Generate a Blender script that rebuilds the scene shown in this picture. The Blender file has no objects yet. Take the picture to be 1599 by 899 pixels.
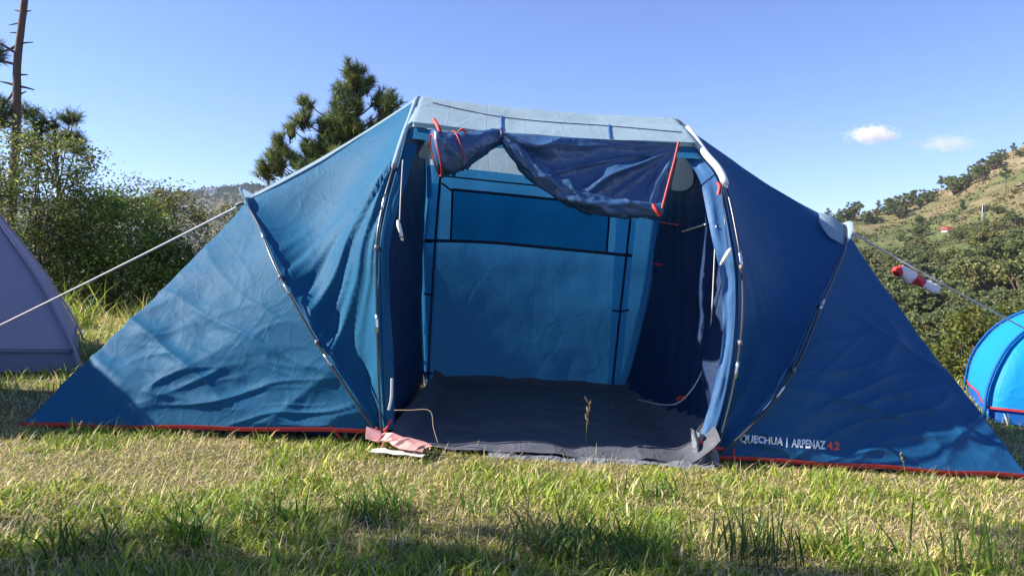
import bpy, math, random
import numpy as np
from mathutils import Vector, Matrix, noise
from mathutils.bvhtree import BVHTree
random.seed(4); rng = np.random.default_rng(4)
R = math.radians
scn = bpy.context.scene
COL = scn.collection

# ------------------------------------------------------------------ camera, sky, sun, exposure
FPX, W0, H0, YH, CH = 1150.0, 1599.0, 899.0, 432.0, 0.89
cam = bpy.data.cameras.new('camera'); camo = bpy.data.objects.new('camera', cam); COL.objects.link(camo)
cam.sensor_width = 36; cam.lens = FPX / W0 * 36
cam.shift_y = -(H0 / 2 - YH) / W0
cam.clip_start = 0.05; cam.clip_end = 20000
camo.location = (0, 0, CH); camo.rotation_euler = (R(90), 0, 0)
scn.camera = camo
scn.cycles.volume_bounces = 6

SUN_AZ = R(-89.5)
SUN_EL = R(35)
sdir = Vector((math.sin(SUN_AZ) * math.cos(SUN_EL), math.cos(SUN_AZ) * math.cos(SUN_EL), math.sin(SUN_EL)))
world = bpy.data.worlds.new('World'); scn.world = world; world.use_nodes = True
wn = world.node_tree.nodes; wl = world.node_tree.links
bg = wn['Background']
sky = wn.new('ShaderNodeTexSky'); sky.sky_type = 'NISHITA'; sky.sun_disc = False
sky.sun_elevation = SUN_EL; sky.sun_rotation = SUN_AZ
sky.altitude = 1500; sky.air_density = 1.0; sky.dust_density = 0.15; sky.ozone_density = 4.0
tint = wn.new('ShaderNodeMix'); tint.data_type = 'RGBA'; tint.blend_type = 'MULTIPLY'; tint.inputs[0].default_value = 1.0
tint.inputs[7].default_value = (0.93, 0.89, 1.10, 1)      # white balance of the phone camera
wl.new(sky.outputs[0], tint.inputs[6]); wl.new(tint.outputs[2], bg.inputs[0]); bg.inputs[1].default_value = 0.087
sl = bpy.data.lights.new('sun', 'SUN'); so = bpy.data.objects.new('sun', sl); COL.objects.link(so)
sl.energy = 5.0; sl.angle = R(0.5); sl.color = (1.0, 0.93, 0.82)
so.rotation_euler = sdir.to_track_quat('Z', 'Y').to_euler(); so.location = (-30, 0, 30)
scn.view_settings.view_transform = 'Standard'; scn.view_settings.look = 'None'
scn.view_settings.exposure = 1.35; scn.view_settings.gamma = 1

# ------------------------------------------------------------------ helpers
def P(px, py, d):
    return Vector(((px - 799.5) / FPX * d, d, CH - (py - YH) / FPX * d))

def tag(o, label=None, cat=None, group=None, kind=None):
    if label: o['label'] = label
    if cat: o['category'] = cat
    if group: o['group'] = group
    if kind: o['kind'] = kind
    return o

def empty(name, loc, label, cat, group=None):
    o = bpy.data.objects.new(name, None); COL.objects.link(o); o.location = loc
    o.empty_display_size = 0.2
    return tag(o, label, cat, group)

def wparent(o, parent):
    """mesh in world coordinates -> child of an (unrotated) root"""
    o.parent = parent
    loc = Vector((0, 0, 0)); p = parent
    while p is not None:
        loc += p.location; p = p.parent
    o.location = -loc if parent.parent is None else Vector((0, 0, 0))

def mobj(name, V, F, m=None, parent=None, smooth=True, uv=None, col=None):
    V = np.asarray(V, dtype=np.float32)
    me = bpy.data.meshes.new(name)
    if isinstance(F, np.ndarray):
        k = F.shape[1]; n = len(F)
        me.vertices.add(len(V)); me.vertices.foreach_set('co', V.ravel())
        me.loops.add(n * k); me.loops.foreach_set('vertex_index', F.astype(np.int32).ravel())
        me.polygons.add(n); me.polygons.foreach_set('loop_start', np.arange(0, n * k, k, dtype=np.int32))
        me.update(calc_edges=True)
    else:
        me.from_pydata([tuple(v) for v in V], [], [tuple(f) for f in F]); me.update()
    if smooth: me.polygons.foreach_set('use_smooth', np.ones(len(me.polygons), dtype=bool))
    if uv is not None:
        ul = me.uv_layers.new(name='UVMap')
        li = np.empty(len(me.loops), dtype=np.int32); me.loops.foreach_get('vertex_index', li)
        ul.data.foreach_set('uv', np.asarray(uv, dtype=np.float32)[li].ravel())
    if col is not None:
        a = me.attributes.new('col', 'FLOAT_COLOR', 'POINT')
        c = np.ones((len(V), 4), dtype=np.float32); c[:, :3] = col
        a.data.foreach_set('color', c.ravel())
    me.validate()
    o = bpy.data.objects.new(name, me); COL.objects.link(o)
    if m: me.materials.append(m)
    if parent: wparent(o, parent)
    return o

def dup(root, loc=None, rz=None, scale=None):
    r = root.copy(); COL.objects.link(r)
    if loc is not None: r.location = loc
    if rz is not None: r.rotation_euler = (0, 0, rz)
    if scale is not None: r.scale = (scale,) * 3 if not hasattr(scale, '__len__') else scale
    for ch in list(root.children):
        c = ch.copy(); COL.objects.link(c); c.parent = r
        for g in ch.children:
            d = g.copy(); COL.objects.link(d); d.parent = c
    return r

def gridF(nu, nv):
    i, j = np.meshgrid(np.arange(nu - 1), np.arange(nv - 1), indexing='ij')
    a = (i * nv + j).ravel()
    return np.stack([a, a + nv, a + nv + 1, a + 1], 1)

def catmull(pts, n, closed=False):
    pts = [Vector(p) for p in pts]
    ext = [pts[0] * 2 - pts[1]] + pts + [pts[-1] * 2 - pts[-2]]
    out = []
    for k in range(len(pts) - 1):
        p0, p1, p2, p3 = ext[k:k + 4]
        for s in range(12):
            t = s / 12
            out.append(0.5 * ((2 * p1) + (p2 - p0) * t + (2 * p0 - 5 * p1 + 4 * p2 - p3) * t * t + (3 * p1 - p0 - 3 * p2 + p3) * t ** 3))
    out.append(pts[-1])
    A = np.array(out); seg = np.r_[0, np.cumsum(np.linalg.norm(np.diff(A, axis=0), axis=1))]
    tt = np.linspace(0, seg[-1], n)
    return np.stack([np.interp(tt, seg, A[:, k]) for k in range(3)], 1)

def tube(path, rad, sides=8, cap=True):
    path = np.asarray(path, float); n = len(path)
    rad = np.full(n, rad) if np.isscalar(rad) else np.asarray(rad)
    T = np.gradient(path, axis=0); T /= np.linalg.norm(T, axis=1)[:, None] + 1e-9
    up = np.array([0, 0, 1.0]) if abs(T[0][2]) < 0.9 else np.array([0, 1.0, 0])
    V = []
    a = np.linspace(0, 2 * np.pi, sides, endpoint=False)
    N = np.cross(T[0], up); N /= np.linalg.norm(N)
    for k in range(n):
        N = N - T[k] * np.dot(N, T[k]); N /= np.linalg.norm(N) + 1e-9
        B = np.cross(T[k], N)
        V.append(path[k] + rad[k] * (np.cos(a)[:, None] * N + np.sin(a)[:, None] * B))
    V = np.concatenate(V); F = []
    for k in range(n - 1):
        for s in range(sides):
            s2 = (s + 1) % sides
            F.append((k * sides + s, k * sides + s2, (k + 1) * sides + s2, (k + 1) * sides + s))
    if cap:
        F.append(tuple(range(sides))[::-1]); F.append(tuple((n - 1) * sides + s for s in range(sides)))
    return V, F

def join(parts):
    V, F, o = [], [], 0
    for v, f in parts:
        v = np.asarray(v); V.append(v); F += [tuple(int(i) + o for i in q) for q in f]; o += len(v)
    return np.concatenate(V), F

def boxVF(c, s, rot=None):
    c = np.array(c); s = np.array(s) / 2
    V = np.array([[x, y, z] for x in (-1, 1) for y in (-1, 1) for z in (-1, 1)], float) * s
    if rot is not None: V = V @ np.array(rot.to_3x3()).T
    F = [(0, 1, 3, 2), (4, 6, 7, 5), (0, 4, 5, 1), (2, 3, 7, 6), (0, 2, 6, 4), (1, 5, 7, 3)]
    return V + c, F

def fbm(x, y, z, o=4):
    return noise.fractal(Vector((x, y, z)), 1.0, 2.0, o)

# ------------------------------------------------------------------ materials
def mat(name):
    m = bpy.data.materials.new(name); m.use_nodes = True
    nt = m.node_tree; return m, nt.nodes, nt.links, nt.nodes['Principled BSDF'], nt.nodes['Material Output']

def simple(name, col, rough=0.6, metal=0.0, var=0.15, scale=20, spec=0.4, bump=0.0):
    m, n, l, b, o = mat(name)
    tc = n.new('ShaderNodeTexCoord'); nz = n.new('ShaderNodeTexNoise'); nz.inputs['Scale'].default_value = scale; nz.inputs['Detail'].default_value = 6
    l.new(tc.outputs['Object'], nz.inputs['Vector'])
    mx = n.new('ShaderNodeMix'); mx.data_type = 'RGBA'
    mx.inputs[6].default_value = tuple(c * (1 - var) for c in col) + (1,)
    mx.inputs[7].default_value = tuple(min(1, c * (1 + var)) for c in col) + (1,)
    l.new(nz.outputs[0], mx.inputs[0]); l.new(mx.outputs[2], b.inputs['Base Color'])
    b.inputs['Roughness'].default_value = rough; b.inputs['Metallic'].default_value = metal
    b.inputs['Specular IOR Level'].default_value = spec
    if bump:
        bp = n.new('ShaderNodeBump'); bp.inputs['Strength'].default_value = bump; bp.inputs['Distance'].default_value = 0.01
        l.new(nz.outputs[0], bp.inputs['Height']); l.new(bp.outputs[0], b.inputs['Normal'])
    return m

def fabric(name, col, trans=0.3, rough=0.55, crease=0.6, fold=0.5, scale=1.0, spec=0.22, tcol=None):
    """thin coated nylon: diffuse + some light let through; packing creases and crumple as fine relief"""
    m, n, l, b, o = mat(name)
    tc = n.new('ShaderNodeTexCoord')
    # colour: slight fading
    nz = n.new('ShaderNodeTexNoise'); nz.inputs['Scale'].default_value = 2.5 * scale; nz.inputs['Detail'].default_value = 5
    l.new(tc.outputs['Object'], nz.inputs['Vector'])
    mx = n.new('ShaderNodeMix'); mx.data_type = 'RGBA'
    mx.inputs[6].default_value = tuple(c * 0.88 for c in col) + (1,)
    mx.inputs[7].default_value = tuple(min(1, c * 1.12) for c in col) + (1,)
    l.new(nz.outputs[0], mx.inputs[0])
    l.new(mx.outputs[2], b.inputs['Base Color'])
    b.inputs['Roughness'].default_value = rough; b.inputs['Specular IOR Level'].default_value = spec
    # relief
    wob = n.new('ShaderNodeTexNoise'); wob.inputs['Scale'].default_value = 3 * scale; wob.inputs['Detail'].default_value = 3
    l.new(tc.outputs['Object'], wob.inputs['Vector'])
    add = n.new('ShaderNodeMix'); add.data_type = 'RGBA'; add.blend_type = 'LINEAR_LIGHT'; add.inputs[0].default_value = 0.12 / scale
    l.new(tc.outputs['Object'], add.inputs[6]); l.new(wob.outputs['Color'], add.inputs[7])
    hs = []
    for sc, w, wid in ((3.2 * scale, 1.0, 0.10), (7.5 * scale, 0.5, 0.12), (17 * scale, 0.22, 0.2)):
        vo = n.new('ShaderNodeTexVoronoi'); vo.feature = 'DISTANCE_TO_EDGE'; vo.inputs['Scale'].default_value = sc
        l.new(add.outputs[2], vo.inputs['Vector'])
        mr = n.new('ShaderNodeMapRange'); mr.inputs['From Max'].default_value = wid; mr.inputs['To Min'].default_value = w; mr.inputs['To Max'].default_value = 0
        mr.interpolation_type = 'SMOOTHSTEP'
        l.new(vo.outputs[0], mr.inputs['Value']); hs.append((mr.outputs[0], crease))
    # packing folds: faint regular grid lines in the cloth's own uv
    uv = n.new('ShaderNodeUVMap'); sx = n.new('ShaderNodeSeparateXYZ'); l.new(uv.outputs[0], sx.inputs[0])
    for ax, per in ((0, 0.17), (1, 0.23)):
        d = n.new('ShaderNodeMath'); d.operation = 'DIVIDE'; d.inputs[1].default_value = per
        l.new(sx.outputs[ax], d.inputs[0])
        pp = n.new('ShaderNodeMath'); pp.operation = 'PINGPONG'; pp.inputs[1].default_value = 0.5; l.new(d.outputs[0], pp.inputs[0])
        mr = n.new('ShaderNodeMapRange'); mr.inputs['From Max'].default_value = 0.03; mr.inputs['To Min'].default_value = 1; mr.inputs['To Max'].default_value = 0
        l.new(pp.outputs[0], mr.inputs['Value']); hs.append((mr.outputs[0], fold))
    fine = n.new('ShaderNodeTexNoise'); fine.inputs['Scale'].default_value = 9 * scale; fine.inputs['Detail'].default_value = 4
    l.new(add.outputs[2], fine.inputs['Vector']); hs.append((fine.outputs[0], 1.6 * crease))
    acc = None
    for sock, w in hs:
        mu = n.new('ShaderNodeMath'); mu.operation = 'MULTIPLY_ADD'; mu.inputs[1].default_value = w
        l.new(sock, mu.inputs[0])
        if acc is None: mu.inputs[2].default_value = 0
        else: l.new(acc, mu.inputs[2])
        acc = mu.outputs[0]
    bp = n.new('ShaderNodeBump'); bp.inputs['Strength'].default_value = 0.55; bp.inputs['Distance'].default_value = 0.006
    l.new(acc, bp.inputs['Height']); l.new(bp.outputs[0], b.inputs['Normal'])
    tr = n.new('ShaderNodeBsdfTranslucent')
    tr.inputs['Color'].default_value = (tuple(tcol) if tcol else tuple(min(1, c * 1.3) for c in col)) + (1,)
    l.new(bp.outputs[0], tr.inputs['Normal'])
    ms = n.new('ShaderNodeMixShader'); ms.inputs[0].default_value = trans
    l.new(b.outputs[0], ms.inputs[1]); l.new(tr.outputs[0], ms.inputs[2]); l.new(ms.outputs[0], o.inputs['Surface'])
    return m

def leafmat(name, trans=0.35, rough=0.5, spec=0.3):
    m, n, l, b, o = mat(name)
    at = n.new('ShaderNodeAttribute'); at.attribute_name = 'col'
    l.new(at.outputs['Color'], b.inputs['Base Color'])
    b.inputs['Roughness'].default_value = rough; b.inputs['Specular IOR Level'].default_value = spec
    tr = n.new('ShaderNodeBsdfTranslucent'); l.new(at.outputs['Color'], tr.inputs['Color'])
    ms = n.new('ShaderNodeMixShader'); ms.inputs[0].default_value = trans
    l.new(b.outputs[0], ms.inputs[1]); l.new(tr.outputs[0], ms.inputs[2]); l.new(ms.outputs[0], o.inputs['Surface'])
    return m

M = {}
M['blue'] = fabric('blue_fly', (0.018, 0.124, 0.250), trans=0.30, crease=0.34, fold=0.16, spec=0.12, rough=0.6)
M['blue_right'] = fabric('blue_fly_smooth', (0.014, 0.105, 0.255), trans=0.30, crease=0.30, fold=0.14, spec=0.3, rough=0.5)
M['blue_wall'] = fabric('blue_rear', (0.020, 0.118, 0.250), trans=0.55, crease=0.16, fold=0.08)
M['window'] = fabric('window_cloth', (0.05, 0.32, 0.46), trans=0.85, crease=0.3, fold=0.15)
M['wallstrip'] = fabric('light_wall_strip', (0.20, 0.52, 0.70), trans=0.85, crease=0.2, fold=0.05)
M['strip'] = fabric('light_blue_strip', (0.065, 0.17, 0.36), trans=0.3, crease=0.3, fold=0.1)
M['pale'] = fabric('pale_roof', (0.34, 0.46, 0.54), trans=0.35, crease=0.3, fold=0.2)
M['navy'] = fabric('navy_inner', (0.014, 0.036, 0.100), trans=0.14, crease=0.35, fold=0.1)
M['door'] = fabric('door_cloth', (0.036, 0.092, 0.205), trans=0.10, rough=0.30, crease=0.7, fold=0.15, spec=0.7)
M['white'] = fabric('white_cloth', (0.72, 0.75, 0.78), trans=0.3, crease=0.2, fold=0.0)
M['floor'] = fabric('groundsheet', (0.080, 0.085, 0.105), trans=0.0, crease=0.8, fold=0.3, rough=0.55)
M['greyflap'] = fabric('grey_flap', (0.20, 0.21, 0.24), trans=0.1, crease=0.9, fold=0.0, scale=2)
M['red'] = simple('red_tape', (0.42, 0.028, 0.025), 0.55, var=0.2, scale=60)
M['darktape'] = simple('navy_tape', (0.010, 0.026, 0.075), 0.6, scale=50)
M['pole'] = simple('fibreglass_pole', (0.035, 0.035, 0.04), 0.3, var=0.3, scale=40, spec=0.6)
M['ferrule'] = simple('ferrule_steel', (0.62, 0.60, 0.55), 0.24, metal=1.0, var=0.1)
M['clip'] = simple('grey_clip', (0.17, 0.17, 0.18), 0.5, scale=60)
M['black'] = simple('black_plastic', (0.015, 0.015, 0.018), 0.4)
M['rope'] = simple('white_rope', (0.62, 0.58, 0.54), 0.8, var=0.25, scale=150)
M['straw'] = simple('straw_cord', (.34, .27, .19), .8)
M['logo_white'] = simple('logo_white', (0.70, 0.74, 0.78), 0.6, var=0.1, scale=80)
M['logo_red'] = simple('logo_red', (0.75, 0.08, 0.04), 0.6, var=0.1, scale=80)
M['pink'] = simple('pink_plastic', (0.72, 0.36, 0.32), 0.4, var=0.15, scale=30)
M['whitep'] = simple('white_plastic', (0.75, 0.74, 0.72), 0.45, var=0.08)
M['purple'] = fabric('mauve_tent', (0.31, 0.295, 0.40), trans=0.18, crease=0.2, fold=0.15)
M['purple_dark'] = fabric('mauve_skirt', (0.17, 0.18, 0.25), trans=0.15, crease=0.4, fold=0.1)
M['cyan'] = fabric('cyan_tent', (0.010, 0.30, 0.66), trans=0.3, crease=0.4, fold=0.25)
M['cyan_dark'] = fabric('cyan_sleeve', (0.008, 0.11, 0.40), trans=0.2, crease=0.3, fold=0.0)
M['bark'] = simple('pine_bark', (0.115, 0.075, 0.058), 0.9, var=0.45, scale=14, bump=0.8)
M['twig'] = simple('twig_bark', (0.12, 0.085, 0.06), 0.9, var=0.3, scale=20)
M['leaf'] = leafmat('leaf', 0.45)
M['needle'] = leafmat('needle', 0.35, 0.45, 0.4)
M['grass'] = leafmat('grass_blade', 0.35, 0.5, 0.35)

# ------------------------------------------------------------------ terrain
def gz(x, y):
    z = -0.05 * max(-9, min(6, x)) - 0.022
    far = max(0, x - 4.8); z -= min(9.0, far * 0.30)
    far = max(0, y - 14.0); z -= min(11.0, far * 0.16)
    rr = math.hypot(x, y)
    if rr > 60: z -= min(20, (rr - 60) * 0.1)
    z += 0.018 * fbm(x * 0.9, y * 0.9, 0.3, 3) * min(1, 1.0)
    return z

def make_ground():
    rs = np.r_[np.linspace(0.3, 12, 90), np.geomspace(12.4, 6000, 50)]
    na = 200
    V = [(0, 0, gz(0, 0))]; F = []
    for r in rs:
        for k in range(na):
            a = 2 * math.pi * k / na; x, y = r * math.cos(a), r * math.sin(a)
            V.append((x, y, gz(x, y)))
    for k in range(na): F.append((0, 1 + k, 1 + (k + 1) % na))
    for i in range(len(rs) - 1):
        for k in range(na):
            a = 1 + i * na + k; b = 1 + i * na + (k + 1) % na
            F.append((a, a + na, b + na, b))
    m, n, l, b, o = mat('meadow_soil')
    tc = n.new('ShaderNodeTexCoord')
    nz = n.new('ShaderNodeTexNoise'); nz.inputs['Scale'].default_value = 1.6; nz.inputs['Detail'].default_value = 8
    n2 = n.new('ShaderNodeTexNoise'); n2.inputs['Scale'].default_value = 60; n2.inputs['Detail'].default_value = 5
    l.new(tc.outputs['Object'], nz.inputs['Vector']); l.new(tc.outputs['Object'], n2.inputs['Vector'])
    cr = n.new('ShaderNodeValToRGB'); cr.color_ramp.elements[0].position = 0.35; cr.color_ramp.elements[1].position = 0.65
    cr.color_ramp.elements[0].color = (0.15, 0.15, 0.040, 1); cr.color_ramp.elements[1].color = (0.26, 0.20, 0.09, 1)
    l.new(nz.outputs[0], cr.inputs[0])
    mx = n.new('ShaderNodeMix'); mx.data_type = 'RGBA'; mx.blend_type = 'MULTIPLY'; mx.inputs[0].default_value = 0.8
    l.new(cr.outputs[0], mx.inputs[6]); l.new(n2.outputs[0], mx.inputs[7]); l.new(mx.outputs[2], b.inputs['Base Color'])
    b.inputs['Roughness'].default_value = 0.95
    bp = n.new('ShaderNodeBump'); bp.inputs['Distance'].default_value = 0.02; l.new(n2.outputs[0], bp.inputs['Height']); l.new(bp.outputs[0], b.inputs['Normal'])
    g = mobj('ground', V, F, m); tag(g, kind='structure', label='grassy campsite ground sloping gently down to the right')
make_ground()

def hillmat(name, dry, green, soil, sc):
    m, n, l, b, o = mat(name)
    tc = n.new('ShaderNodeTexCoord')
    nz = n.new('ShaderNodeTexNoise'); nz.inputs['Scale'].default_value = 0.028 * sc; nz.inputs['Detail'].default_value = 9; nz.inputs['Roughness'].default_value = 0.62
    n2 = n.new('ShaderNodeTexNoise'); n2.inputs['Scale'].default_value = 0.35 * sc; n2.inputs['Detail'].default_value = 8
    l.new(tc.outputs['Object'], nz.inputs['Vector']); l.new(tc.outputs['Object'], n2.inputs['Vector'])
    sp = n.new('ShaderNodeSeparateXYZ'); l.new(tc.outputs['Object'], sp.inputs[0])
    hz = n.new('ShaderNodeMapRange'); hz.inputs['From Min'].default_value = -8; hz.inputs['From Max'].default_value = 42
    hz.inputs['To Min'].default_value = -0.22; hz.inputs['To Max'].default_value = 0.14; l.new(sp.outputs[2], hz.inputs['Value'])
    ad = n.new('ShaderNodeMath'); ad.operation = 'ADD'; l.new(nz.outputs[0], ad.inputs[0]); l.new(hz.outputs[0], ad.inputs[1])
    cr = n.new('ShaderNodeValToRGB'); e = cr.color_ramp.elements
    e[0].position = 0.44; e[0].color = green + (1,); e[1].position = 0.56; e[1].color = dry + (1,)
    x = cr.color_ramp.elements.new(0.72); x.color = soil + (1,)
    l.new(ad.outputs[0], cr.inputs[0])
    mx = n.new('ShaderNodeMix'); mx.data_type = 'RGBA'; mx.blend_type = 'MULTIPLY'; mx.inputs[0].default_value = 0.7
    r2 = n.new('ShaderNodeValToRGB'); r2.color_ramp.elements[0].position = .3; r2.color_ramp.elements[0].color = (.45, .45, .45, 1); r2.color_ramp.elements[1].position = .7; r2.color_ramp.elements[1].color = (1.2, 1.2, 1.2, 1)
    l.new(n2.outputs[0], r2.inputs[0]); l.new(cr.outputs[0], mx.inputs[6]); l.new(r2.outputs[0], mx.inputs[7])
    l.new(mx.outputs[2], b.inputs['Base Color']); b.inputs['Roughness'].default_value = 1; b.inputs['Specular IOR Level'].default_value = 0.1
    bp = n.new('ShaderNodeBump'); bp.inputs['Distance'].default_value = 1.2; bp.inputs['Strength'].default_value = 0.8
    l.new(n2.outputs[0], bp.inputs['Height']); l.new(bp.outputs[0], b.inputs['Normal'])
    return m

SKX = [500, 900, 1150, 1290, 1340, 1400, 1450, 1500, 1550, 1599, 1700, 1900, 2300, 2900]
SKY = [398, 378, 352, 342, 334, 324, 306, 281, 248, 226, 182, 125, 70, 40]
def hill_pt(px, u):
    """u 0 = valley foot, 1 = skyline, >1 = beyond the crest"""
    ys = np.interp(px, SKX, SKY)
    uu = min(u, 1.0)
    y = 640 + (ys - 640) * (uu ** 0.92)
    d = 42 * (7.2 ** uu)
    p = P(px, y, d)
    if u > 1:
        k = u - 1; p = P(px, ys, d * (1 + k)); p.z -= 80 * k
    amp = 0.012 * d
    p.z += amp * fbm(p.x * 0.018, p.y * 0.018, 3.1, 4) * min(1, 1.6 * uu) * (1.0 if u < 0.97 else 0.6)
    # old terraces on the upper slope
    if uu > 0.45:
        p.z += 0.35 * math.sin(p.z * 1.15 + 1.5 * fbm(p.x * .02, p.y * .02, 9, 2)) * min(1, (uu - .45) * 4)
    return p
def make_hill():
    pxs = np.r_[np.linspace(500, 1250, 40), np.linspace(1258, 1640, 150), np.linspace(1660, 2900, 60)]
    us = np.r_[np.linspace(0, 1, 170), [1.1, 1.3, 1.8]]
    V = [hill_pt(a, u) for a in pxs for u in us]
    # a skirt so that the foot runs into the valley
    F = gridF(len(pxs), len(us))
    m = hillmat('dry_hill_grass', (0.180, 0.142, 0.075), (0.095, 0.115, 0.042), (0.22, 0.175, 0.10), 1.0)
    g = mobj('hillside', V, F[:, ::-1], m); tag(g, kind='structure', label='dry grassy hillside with scrub rising to the right')
make_hill()

FX = [-900, -300, 60, 150, 215, 240, 300, 345, 385, 430, 520, 700, 900]
FY = [326, 316, 316, 318, 316, 308, 305, 299, 294, 298, 316, 350, 380]
def far_pt(px, u):
    ys = np.interp(px, FX, FY)
    y = 470 + (ys - 470) * u; d = 380 + 620 * u
    p = P(px, y, d); p.z += 7 * fbm(p.x * .012, p.y * .012, 7, 4) * u * (1 - u) * 2
    return p
def make_far():
    pxs = np.linspace(-900, 900, 220); us = np.linspace(0, 1, 60)
    V = [far_pt(a, u) for a in pxs for u in us]
    for a in pxs:
        p = far_pt(a, 1); V.append(p + Vector((0, 500, -120)))
    F = [tuple(int(q) for q in f) for f in gridF(len(pxs), len(us))[:, ::-1]]
    nb = len(pxs) * len(us)
    for i in range(len(pxs) - 1):
        F.append((i * 60 + 59, (i + 1) * 60 + 59, nb + i + 1, nb + i)[::-1])
    m = hillmat('far_hill_wood', (0.075, 0.070, 0.045), (0.035, 0.050, 0.026), (0.11, 0.10, 0.07), 0.35)
    g = mobj('far_hills', V, F, m); tag(g, kind='structure', label='wooded far hills across the valley on the left')
make_far()

# ------------------------------------------------------------------ foliage builders
def leaf_quads(C, size, col, aspect=0.5, up=0.0, seed=0, bend=0.15):
    """C (n,3) centres -> folded kite leaves: 4 verts, 2 tris each; col (n,3)"""
    r = np.random.default_rng(seed); n = len(C)
    d = r.normal(size=(n, 3)); d[:, 2] = d[:, 2] * 0.7 + up; d /= np.linalg.norm(d, axis=1)[:, None]
    e = r.normal(size=(n, 3)); e -= d * (d * e).sum(1)[:, None]; e /= np.linalg.norm(e, axis=1)[:, None]
    nn = np.cross(d, e)
    s = (size * r.uniform(0.6, 1.35, n))[:, None]
    w = s * aspect * 0.5
    a = C - d * s * 0.5; b = C + e * w + nn * s * bend; c = C + d * s * 0.5; f = C - e * w + nn * s * bend
    V = np.stack([a, b, c, f], 1).reshape(-1, 3)
    k = np.arange(n) * 4
    F = np.stack([np.stack([k, k + 1, k + 2], 1), np.stack([k, k + 2, k + 3], 1)], 1).reshape(-1, 3)
    return V, F, np.repeat(col, 4, axis=0)

def palette(n, cols, wts, r, jit=0.2):
    cols = np.array(cols); wts = np.array(wts, float)[:len(cols)]; k = r.choice(len(cols), n, p=wts / wts.sum())
    return np.clip(cols[k] * r.uniform(1 - jit, 1 + jit, (n, 1)), 0, 1)

def branch_paths(base, targets, r, trunk_r, fork=0.35):
    parts = []
    for t in targets:
        b = np.array(base); t = np.array(t)
        mid = b + (t - b) * 0.45 + r.normal(0, 0.08, 3) * np.linalg.norm(t - b); mid[2] += 0.12 * np.linalg.norm(t - b)
        path = catmull([b, b + (mid - b) * fork * 1.4, mid, t], 9)
        parts.append(tube(path, np.linspace(trunk_r, trunk_r * 0.14, 9), 5))
    return parts

def shrub(name, base, lobes, nleaf, size, cols, wts, label, cat='shrub', group=None, seed=1, clump=0.16, trunk=0.03, aspect=0.5, twigs=0, local=False):
    """lobes: list of (centre offset xyz, radius xyz) relative to base"""
    r = np.random.default_rng(seed)
    root = empty(name, base, label, cat, group)
    vol = np.array([np.prod(l[1]) ** 0.7 for l in lobes]); vol /= vol.sum()
    Cs, tips = [], []
    for (c, rad), v in zip(lobes, vol):
        nl = int(nleaf * v); ncl = max(4, nl // 45)
        q = r.normal(size=(ncl, 3)); q /= np.linalg.norm(q, axis=1)[:, None]; q *= r.uniform(0.45, 1.05, (ncl, 1)) ** 0.6
        cc = np.array(c) + q * np.array(rad)
        tips += list(cc[r.choice(ncl, min(ncl, 6), replace=False)])
        k = r.integers(0, ncl, nl); csz = clump * r.uniform(0.5, 1.4, ncl) * np.mean(rad) ** 0.5
        Cs.append(cc[k] + r.normal(size=(nl, 3)) * csz[k][:, None] * np.array([1, 1, 0.75]))
    C = np.concatenate(Cs); C = C[C[:, 2] > 0.02]
    col = palette(len(C), cols, wts, r)
    V, F, c4 = leaf_quads(C, size, col, aspect, seed=seed)
    cr = mobj('crown', V, F, M['leaf'], None, smooth=False, col=c4); cr.parent = root
    parts = branch_paths((0, 0, -0.1), [t * 0.95 for t in tips], r, trunk)
    for _ in range(twigs):
        c, rad = lobes[r.integers(len(lobes))]
        a = np.array(c) + r.normal(0, .5, 3) * rad; d = np.array([r.normal(0, .5), r.normal(0, .3), r.uniform(.6, 1.3)]); L = np.mean(rad) * r.uniform(.7, 1.5)
        pth = catmull([a, a + d * L * .5 + r.normal(0, .05, 3), a + d * L + r.normal(0, .12, 3)], 6)
        parts.append(tube(pth, np.linspace(.007, .002, 6), 4))
        for q in (2, 3, 4):
            e = pth[q] + np.array([r.normal(0, .25), r.normal(0, .15), r.uniform(.05, .35)]) * L
            parts.append(tube(np.linspace(pth[q], e, 3), np.linspace(.006, .002, 3), 3))
    v, f = join(parts); tr = mobj('trunk', v, f, M['twig'], None); tr.parent = root
    return root

def needle_tufts(tips, dirs, L, n, cols, wts, r, width=0.008):
    Vs, Cs = [], []
    for t, d in zip(tips, dirs):
        d = np.array(d) / np.linalg.norm(d)
        q = r.normal(size=(n, 3)); q -= d * (q @ d)[:, None] * 0.7; q /= np.linalg.norm(q, axis=1)[:, None]
        q = q * r.uniform(.45, 1.0, (n, 1)) + d * r.uniform(.3, 1.1, (n, 1)); q /= np.linalg.norm(q, axis=1)[:, None]
        st = t - d * L * r.uniform(0, .9, (n, 1))
        ll = L * r.uniform(.6, 1.15, (n, 1))
        e = r.normal(size=(n, 3)); e -= q * (e * q).sum(1)[:, None]; e /= np.linalg.norm(e, axis=1)[:, None]
        V = np.stack([st - e * width / 2, st + e * width / 2, st + q * ll - np.array([0, 0, .12]) * ll ** 1.0 * .4], 1)
        Vs.append(V.reshape(-1, 3))
        Cs.append(np.repeat(palette(n, cols, wts, r, .25), 3, axis=0))
    V = np.concatenate(Vs); F = np.arange(len(V)).reshape(-1, 3)
    return V, F, np.concatenate(Cs)

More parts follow.
